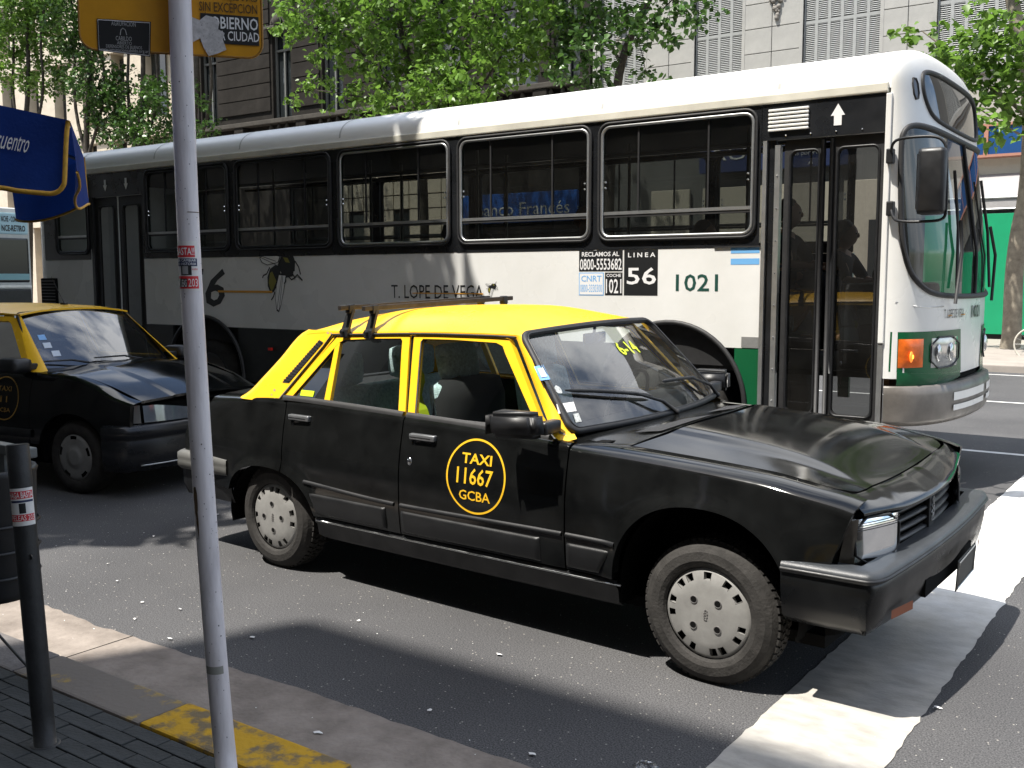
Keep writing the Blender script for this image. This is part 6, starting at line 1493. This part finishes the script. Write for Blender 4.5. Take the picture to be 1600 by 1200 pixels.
B().tube([w2(s, t, .004) for s, t in rc(-1, 1, 0, 1, .06)], .011, 7, True).mk('windscreen_rubber', rubber, wn2, True)
for p_, q_ in (((.45, 0), (-.35, .10)), ((-.30, 0), (-.98, .10))):
    B().tube([w2(p_[0], -.01, .03), w2((p_[0]*.5+q_[0]*.5), .07, .05), w2(q_[0], .10, .03)], [.011, .009, .006], 6).mk('wiper', rubber, tx, True)
for (s, t, c_) in ((-.86, .48, 'sticker_blue'), (-.84, .34, 'pale_sticker'), (-.78, .20, 'pale_sticker')):
    mk('sticker', [w2(s+a, t+b_, .004) for a, b_ in ((0, 0), (.09, 0), (.09, .09), (0, .09))], [(0, 1, 2, 3)], MATS[c_], wn2)
P = [[(-.845-.02*(1-w*w)*0+.0+(-2.45+.845)*u, w*.575, 1.405+.055*(1-abs(w)**2.6)*(1 if .04 < u < .96 else .75)+.02*sin(pi*u)) for w in np.linspace(-1, 1, 41)] for u in np.linspace(0, 1, 30)]
rf2 = hemgrid(P, (0, 0, -1), yellow, 'roof', tx, 'lrbt', .015)
ab = B(); ab.cbox(-1.03, -.97, -.02, .02, 1.47, 1.49, .006); ab.tube([(-1.0, 0, 1.485), (-1.15, 0, 1.72)], [.004, .0015], 6); ab.mk('antenna', plastic, rf2, True)
B().grid([[(-.46+x_, w*.70, .955+.02*(1-w*w)) for x_ in (-.08, .16*(1-w*w)+.06)] for w in np.linspace(-1, 1, 12)]).mk('cowl', plastic, tx)
B().box(-3.1, .4, -.70, .70, .2, .26).mk('underbody', dark, tx); B().box(-.52, -.46, -.70, .70, .26, .93).mk('bulkhead', dark, tx)
B().cbox(-.80, -.50, -.68, .68, .80, .95, .04).mk('dashboard', plastic, tx)
for yc in (-.36, .36):
    b = B(); b.cbox(-1.5, -1.38, yc-.24, yc+.24, .5, 1.12, .05); b.cbox(-1.5, -1.42, yc-.13, yc+.13, 1.14, 1.30, .04); b.cbox(-1.45, -.95, yc-.24, yc+.24, .42, .56, .04); b.mk('seat', cardk, tx, True)
B().grid([[(-2.50+.0*t-.42*(1-t), w*(.62-.05*t), .98+.40*t) for t in (0, .5, 1)] for w in np.linspace(-1, 1, 8)]).mk('rear_screen', glass_car, tx)
B().grid([[(x, w*.70, z) for w in np.linspace(-1, 1, 8)] for x, z in ((-2.9, .985), (-3.2, .96), (-3.33, .88), (-3.36, .55), (-3.30, .40))]).mk('boot', carblack, tx, True)

# ------------------------------------------------------------------ the white pole with its orange sign
pb0 = atz(356, 1212, .12); dirp = np.array((0, 0, 1.0)); R_P = .0335
_pc = [aty(u, v, pb0[1]) for u, v in ((356, 1212), (349, 1150), (328, 900), (308, 600), (292, 307), (283.5, 80), (281, 0))]
_px = spl([p[2]-.12 for p in _pc]+[3.2], [p[0]-pb0[0] for p in _pc]+[_pc[-1][0]-pb0[0]-.03])
POFF = lambda l: float(_px(l))
pole = thing('street_pole', 'white painted steel pole with a protest poster and rust patches, in the foreground', 'pole', tuple(pb0))
PP = lambda l: pb0+dirp*l+np.array((POFF(l), 0, 0))
b = B(); b.tube([tuple(PP(l)) for l in np.linspace(-.02, 3.05, 24)], R_P, 28); b.mk('post', polem, pole, True)
def on_pole(base, dr, R, ang0, xo=lambda l: 0.0):
    """(arc position in m, height along axis) -> point on the cylinder"""
    ax = Vector(dr); e1 = Vector((cos(ang0), sin(ang0), 0)); e1 = (e1-ax*e1.dot(ax)).normalized(); e2 = ax.cross(e1)
    return lambda a, l, o=.0008: tuple(Vector(base)+ax*l+Vector((xo(l), 0, 0))+(e1*cos(a/R)+e2*sin(a/R))*(R+o))
def lon(v, base=pb0, dr=dirp, lo=0, hi=4):
    for _ in range(40):
        m_ = (lo+hi)/2; p = base+dr*m_; c = RW.T@(p-EYE)
        if 600+FPX*c[1]/c[2] > v: lo = m_
        else: hi = m_
    return lo
cdir = math.atan2(-pb0[1], -pb0[0]); op = on_pole(pb0, dirp, R_P, cdir, POFF)
def cyl_patch(name, a0, a1, l0, l1, m, par, op_, o=.0008, n=14): return B().grid([[op_(a, l, o) for l in np.linspace(l0, l1, 6)] for a in np.linspace(a0, a1, n)]).mk(name, m, par, True)
l0, l1 = lon(455), lon(376); H = l1-l0; a0, a1 = -.048, .026
po = cyl_patch('poster', a0, a1, l0, l1, paper, pole, op)
cyl_patch('poster_band', a0, a1-.010, l1-.32*H, l1-.09*H, redink, po, op, .0014); cyl_patch('poster_band', a0, a1-.004, l1-.50*H, l1-.345*H, mat('navy_ink', (.02, .03, .09), .6), po, op, .0014)
cyl_patch('poster_band', a0, a1-.002, l0+.05*H, l0+.30*H, redink, po, op, .0014); cyl_patch('poster_band', a0, -.010, l0+.08*H, l0+.25*H, ink, po, op, .0018)
cyl_patch('portrait', -.030, .004, l0+.32*H, l0+.52*H, ink, po, op, .0014); cyl_patch('portrait_face', -.024, -.006, l0+.34*H, l0+.50*H, mat('grey_ink', (.3, .3, .3), .7), po, op, .0018)
opt = lambda a, l: op(a, l, .0024)
text('BASTA!!', whiteink, po, opt, -.044, a1-.012, l1-.28*H, l1-.13*H, bold=.01); text('DE CAMBIAR', whiteink, po, opt, -.040, a1-.008, l1-.41*H, l1-.36*H); text('LA HISTORIA', whiteink, po, opt, -.040, a1-.008, l1-.48*H, l1-.43*H)
text('LEAS', whiteink, po, opt, -.030, -.012, l0+.09*H, l0+.23*H); text('203', whiteink, po, opt, -.007, a1-.006, l0+.09*H, l0+.25*H)
text('vote', redink, po, opt, .005, .022, l0+.42*H, l0+.46*H)
rust = mat('rust_brown', (.10, .065, .035), .9, nz=.4, nscale=40)
def blob(a, l, ra, rl, m, par, op_, o=.0006):
    k = 11; pts = [op_(a+ra*random.uniform(.6, 1.15)*cos(t), l+rl*random.uniform(.6, 1.15)*sin(t), o) for t in np.linspace(0, 2*pi, k+1)[:-1]]
    return pts
b = B()
for (v, a, ra, rl) in ((788, -.030, .010, .055), (815, -.027, .005, .06)): b.add(blob(a, lon(v), ra, rl, None, None, op, .0010), [tuple(range(11))])
b.mk('rust_patch', rust, pole)
b = B()
for i in range(120):
    b.add(blob(random.uniform(-.055, .055), random.uniform(.05, 2.6), random.choice((.0006, .001, .0016, .0022)), random.uniform(.0008, .003), None, None, op), [tuple(range(11))])
b.mk('chipped_paint', mat('chip_dark', (.05, .05, .055), .8), pole, kind='stuff')
cyl_patch('stain', -.045, .02, lon(1052), lon(1040), mat('stain_grey', (.26, .26, .235), .6), pole, op, .0005)
b = B(); b.tube([op(a, lon(330), .001) for a in np.linspace(0, .06, 6)], .0012, 5); b.mk('wire', rust, pole)
# sign plate
zb_s = 2.385; Lq, Rq = atz(136, 92, zb_s), atz(409, 106, zb_s)
ex = (Rq-Lq); W_s = float(np.linalg.norm(ex)); ex = ex/W_s; en = np.array((ex[1], -ex[0], 0)); en = en if en@(-Lq) > 0 else -en
sg_o = PP((zb_s-pb0[2])/dirp[2]) ; shift = en*(-( (sg_o-Lq)@en ) )
base_s = Lq + en*((sg_o-Lq)@en - R_P - .004) * 1.0
if True:                                       # plate just behind the pole
    base_s = Lq+en*((sg_o-Lq)@en-R_P-.006)
sp = lambda a, z, o=0.0: tuple(base_s+ex*a+np.array((0, 0, 1))*(z)+en*o)
sign = thing('street_sign', 'orange rectangular sign with rounded corners bolted to the white pole, cut by the top edge', 'sign', tuple(base_s))
oo = rrect(0, W_s, 0, .38, .045, 6); b = B(); b.prism([sp(a, z, -.002) for a, z in oo], tuple(en*-.003)); b.mk('plate', signm, sign)
B().tube([sp(a, z, -.003) for a, z in oo], .0035, 6, True).mk('plate_edge', mat('sign_edge', (.30, .14, .01), .5), sign, True)
def sgp(u, v):
    d = ray(u, v); t = ((base_s-EYE)@en)/(d@en); p = EYE+d*t-base_s; return float(p@ex), float(p[2])
def splate(name, us, m, o, par=sign):
    pts = [sgp(*q) for q in us]; return mk(name, [sp(a, z, o) for a, z in pts], [list(range(len(pts)))], m, par)
p1_ = splate('black_label', [(151, 29), (236, 34), (235, 89), (153, 79)], ink, .001); 
b = B(); b.tube([sp(*sgp(*q), .0016) for q in ((153, 31), (234, 36), (233, 87), (155, 78))], .0012, 5, True); b.mk('label_border', whiteink, p1_)
tf = lambda o: (lambda a, z: sp(a, z, o))
def stext(s, u0, v0, u1, v1, m, par, **k): a0_ = sgp(u0, (v0+v1)/2)[0]; a1_ = sgp(u1, (v0+v1)/2)[0]; z0_ = sgp((u0+u1)/2, v1)[1]; z1_ = sgp((u0+u1)/2, v0)[1]; return text(s, m, par, tf(.0022), a0_, a1_, z0_, z1_, **k)
gi = mat('label_grey', (.42, .42, .41), .6)
stext('AGRUPACION', 174, 34, 212, 41, gi, p1_); stext('CABILDO', 181, 57, 206, 64, gi, p1_); stext('ABIERTO', 183, 65, 206, 70, gi, p1_); stext('DEFENSORES DE BUENOS', 166, 71, 222, 76, gi, p1_); stext('www.agrupacioncabildo.org.ar', 156, 76, 232, 83, gi, p1_)
b = B(); b.tube([sp(*sgp(u, v), .002) for u, v in ((188, 55), (189, 47), (192, 44), (196, 47), (198, 55))], .0012, 5); b.mk('label_emblem', gi, p1_)
p2_ = splate('black_label', [(313, 20), (404, 27), (405, 72), (313, 66)], ink, .001)
stext('GOBIERNO', 317, 27, 403, 46, whiteink, p2_, bold=.014); stext('DE LA CIUDAD', 317, 49, 405, 64, whiteink, p2_, bold=.012)
stext('SIN EXCEPCION', 311, 5, 402, 20, mat('brown_ink', (.09, .045, .01), .5), sign, bold=.012); stext('FIESTAS', 348, -9, 402, 2, MATS['brown_ink'], sign, bold=.014)
tp_ = splate('torn_paper', [(300, 27), (312, 32), (322, 24), (336, 28), (342, 36), (341, 46), (351, 52), (348, 62), (354, 78), (340, 84), (326, 88), (318, 74), (313, 60), (302, 66), (299, 50)], mat('torn_paper', (.48, .47, .47), .8, nz=.25, nscale=80), .003)
b = B()
for i in range(46):
    u, v = random.uniform(303, 344), random.uniform(32, 80); a, z = sgp(u, v); s_ = random.uniform(.002, .006); an = random.choice((.3, 1.2, 1.5, -.4))
    if u < 318 and v > 60: continue
    b.add([sp(a, z, .0036), sp(a+s_*cos(an), z+s_*sin(an), .0036), sp(a+s_*cos(an)+.0008, z+s_*sin(an), .0036), sp(a+.0008, z, .0036)], [(0, 1, 2, 3)])
b.mk('paper_scrawl', ink, tp_)
b = B()
for i in range(14):
    a, z = random.uniform(.03, W_s-.03), random.uniform(.02, .3); r_ = random.uniform(.001, .0022); b.add([sp(a+r_*cos(t), z+r_*sin(t), .001) for t in np.linspace(0, 2*pi, 7)[:-1]], [tuple(range(6))])
b.mk('chip', rust, sign)
b = B(); c_ = PP((zb_s+.25-pb0[2])/dirp[2]); b.lathe([(R_P+.002, -.02), (R_P+.006, -.02), (R_P+.006, .02), (R_P+.002, .02)], 24, tuple(c_), 'z'); b.mk('clamp', alum, sign, True)

# ------------------------------------------------------------------ bollard, bin
bb0 = atz(71, 1163, .12); btop = aty(27, 694, bb0[1]); dirb = (btop-bb0); Lb = float(np.linalg.norm(dirb)); dirb /= Lb
bo = thing('bollard', 'black cylindrical bollard with a red and white sticker at the left edge', 'bollard', tuple(bb0)); RB = .0365
b = B(); b.tube([tuple(bb0+dirb*l) for l in np.linspace(-.01, Lb-.004, 10)]+[tuple(bb0+dirb*Lb)], [RB]*10+[RB-.004], 26); b.mk('post', boll, bo, True)
B().lathe([(RB, 0), (RB+.012, .002), (RB+.014, -.006)], 24, tuple(bb0+np.array((0, 0, .003)))).mk('collar', boll, bo, True)
ob = on_pole(bb0, dirb, RB, math.atan2(-bb0[1], -bb0[0])); lonb = lambda v: lon(v, bb0, dirb, 0, 1.6)
l0, l1 = lonb(819), lonb(761); H = l1-l0; st = cyl_patch('sticker', -.045, .040, l0, l1, paper, bo, ob, .001)
cyl_patch('sticker_band', -.045, .036, l1-.28*H, l1-.08*H, redink, st, ob, .0015); cyl_patch('sticker_band', -.045, .036, l0+.12*H, l0+.30*H, redink, st, ob, .0015); cyl_patch('sticker_figure', -.012, .008, l0+.33*H, l0+.60*H, ink, st, ob, .0015); cyl_patch('sticker_line', -.04, .036, l0+.62*H, l0+.68*H, MATS['navy_ink'], st, ob, .0015)
otx = lambda a, l: ob(a, l, .0022); text('HAGA BASTA', whiteink, st, otx, -.043, .034, l1-.26*H, l1-.10*H, bold=.01); text('PELEAS 203', paper, st, otx, -.04, .034, l0+.14*H, l0+.28*H)
B().lathe([(0, 0), (.008, 0), (.010, -.006)], 12, ob(.012, lonb(868), .004), 'y').mk('bolt', boll, bo, True)
bx = aty(-8, 900, 1.98); bn = thing('litter_bin', 'dark round litter bin with a pale lid, behind the bollard at the left edge', 'litter bin', (bx[0], 1.98, .12))
zt_, zl_ = .98, .47; b = B(); b.lathe([(.02, zl_), (.135, zl_), (.15, zl_+.03), (.165, zt_-.03), (.172, zt_-.01), (.165, zt_), (.15, zt_-.01), (.148, zl_+.05), (.0, zl_+.05)], 30, (bx[0], 1.98, 0)); b.mk('basket', mat('bin_plastic', (.016, .017, .019), .5, nz=.3), bn, True)
b = B()
for z in (.56, .66, .76): b.lathe([(.158+.03*(z-.5), z), (.166+.03*(z-.5), z+.006), (.158+.03*(z-.5), z+.012)], 30, (bx[0], 1.98, 0))
b.mk('rib', MATS['bin_plastic'], bn, True)
lid_a, lid_b = aty(-40, 708, 2.05), aty(51, 708, 2.05); b = B(); b.cbox(lid_a[0], lid_b[0], 2.02, 2.07, lid_b[2]-.020, lid_b[2]+.020, .006); b.box(bx[0]-.02, bx[0]+.02, 2.03, 2.06, .9, lid_b[2]-.02); b.mk('lid_handle', mat('lid_grey', (.13, .14, .14), .4), bn)
b = B(); b.tube(chaikin([(bx[0]-.4, 2.1, .30), (bx[0], 2.08, .16), (bx[0]+.3, 2.0, .17), (bb0[0], bb0[1]+.02, .30)], 3, False), .006, 6); b.mk('chain', boll, bn, True)

# ------------------------------------------------------------------ blue canopy at the left
CY = 1.60; KS = CY/2.35
cp = thing('parasol', 'blue canvas cafe parasol corner with gold braid and white lettering, at the left edge', 'parasol', (-3.55, 1.75, .12))
C0 = aty(108, 188, CY); C1 = C0+(aty(-120, 138, CY-.32*KS)-C0)*2.2
def flap(u, t, fold=1.0):
    """u 0..1 along the front valance from the right corner leftwards, t 0..1 downwards"""
    p = C0+(C1-C0)*u; drop = (.30+.05*min(1, u*2.2))*KS; w = .012*sin(u*20+t*2)*t*fold+.008*sin(u*50)*t*fold
    return (p[0]+w*.6, p[1]-.04*t+w, p[2]-drop*t)
def corner_r(u): return 1-.16*max(0, 1-u/.045)**2
P = [[flap(u, t*corner_r(u)) for t in np.linspace(0, 1, 14)] for u in np.concatenate([np.linspace(0, .08, 12), np.linspace(.1, 1, 60)])]
fl_ = B().grid(P).mk('valance', bluecl, cp, True)
ed = [flap(0.0, t*corner_r(0)) for t in np.linspace(0.02, 1, 12)]+[flap(u, corner_r(u)) for u in np.concatenate([np.linspace(.005, .08, 10), np.linspace(.1, 1, 50)])]
b = B(); E1 = [(p[0]+.004, p[1]-.005, p[2]) for p in ed]; b.tube(E1, .0072, 6); b.mk('braid', goldcl, fl_, True)
text('encuentro', whiteink, fl_, lambda a, z: tuple(np.array(flap(a, .42-z))+np.array((.004, -.006, 0))), .46, .215, -.055, .055, shear=.35) if False else None
v_, f_ = textmesh('Reencuentro', 0, .25)
mk('lettering', [tuple(np.array(flap(.2636-.159*p[0], .52-.24*p[1]))+np.array((.003, -.005, 0))) for p in v_], f_, whiteink, fl_)
Q0 = aty(110, 190, CY+.015); Q1 = aty(131, 246, CY+.37)
def flap2(u, t): p = Q0+(Q1-Q0)*u; w = .010*sin(u*8+1)*t; return (p[0]+w, p[1]+w, p[2]-((.20+.08*sin(u*3.0))*t+.01*sin(u*14)*t)*KS)
f2 = B().grid([[flap2(u, t) for t in np.linspace(0, 1, 10)] for u in np.linspace(0, 1, 20)]).mk('valance', bluecl, cp, True)
B().tube([flap2(1, t) for t in np.linspace(0, 1, 8)]+[flap2(u, 1) for u in np.linspace(1, 0, 16)], .0042, 6).mk('braid', goldcl, f2, True)
Q2 = aty(18, 290, CY+.34); Q3 = aty(131, 250, CY+.37)
def flap3(u, t): p = Q3+(Q2-Q3)*u; return (p[0]+.01*sin(u*12)*t, p[1]+.02*sin(u*7)*t, p[2]-(.17+.10*sin(u*3.1)*.6)*t*KS)
f3 = B().grid([[flap3(u, t) for t in np.linspace(0, 1, 8)] for u in np.linspace(0, 1, 24)]).mk('valance', bluecl, cp, True)
B().tube([flap3(u, 1) for u in np.linspace(0, 1, 20)], .0042, 6).mk('braid', goldcl, f3, True)
# canopy skin rising to the left
ap = (C1+aty(18, 290, CY+.34))/2+np.array((-.25, .05, .22)); ring_ = [np.array(flap(u, 0)) for u in np.linspace(1, 0, 12)]+[np.array(flap2(u, 0)) for u in np.linspace(0, 1, 6)]+[np.array(flap3(u, 0)) for u in np.linspace(.1, 1, 8)]
B().grid([[tuple(p+(ap-p)*t+np.array((0, 0, -.05*sin(pi*t)))) for t in np.linspace(0, 1, 8)] for p in ring_]).mk('canopy', bluecl, cp, True)
B().tube([(ap[0], ap[1], .12), (ap[0], ap[1], ap[2]+.03)], .018, 10).mk('pole', alum, cp, True)
for p in (ring_[0], ring_[11], ring_[17], ring_[-1]): B().tube([tuple(ap-np.array((0, 0, .03))), tuple(p-np.array((0, 0, .015)))], .006, 6).mk('rib', alum, cp, True)

# ------------------------------------------------------------------ cyclist at the right edge
cx_, cy_ = aty(1612, 548, 23.0)[0], 23.0
bk = thing('bicycle', 'bicycle with pale tyres on the far side of the avenue, at the right edge', 'bicycle', (cx_, cy_, .0))
for dx in (0, 1.05):
    w = B(); w.tube([(cx_+dx+.33*cos(a), cy_, .35+.33*sin(a)) for a in np.linspace(0, 2*pi, 36, endpoint=False)], .017, 7, True); wh = w.mk('wheel', mat('pale_tyre', (.5, .48, .42), .7), bk, True)
    s_ = B()
    for k in range(16): a = 2*pi*k/16; s_.tube([(cx_+dx, cy_, .35), (cx_+dx+.32*cos(a), cy_, .35+.32*sin(a))], .002, 4)
    s_.mk('spokes', alum, wh)
b = B(); F0 = (cx_, cy_, .35); BB_ = (cx_+.58, cy_, .30); ST = (cx_+.70, cy_, .85); HT = (cx_+.18, cy_, .88); RW_ = (cx_+1.05, cy_, .35)
for a_, c_ in ((F0, HT), (HT, BB_), (HT, ST), (BB_, ST), (BB_, RW_), (ST, RW_)): b.tube([a_, c_], .016, 7)
b.mk('frame', mat('bike_red', (.35, .02, .02), .4), bk, True)
B().tube([(cx_+.10, cy_-.25, .98), (cx_+.16, cy_, .98), (cx_+.10, cy_+.25, .98)], .013, 6).mk('handlebar', plastic, bk, True); B().cbox(cx_+.60, cx_+.84, cy_-.07, cy_+.07, .90, .95, .02).mk('saddle', plastic, bk, True)
seated('cyclist in dark clothes on the bicycle at the right edge', (cx_+.70, cy_, .88), pi, sk_, hb_)
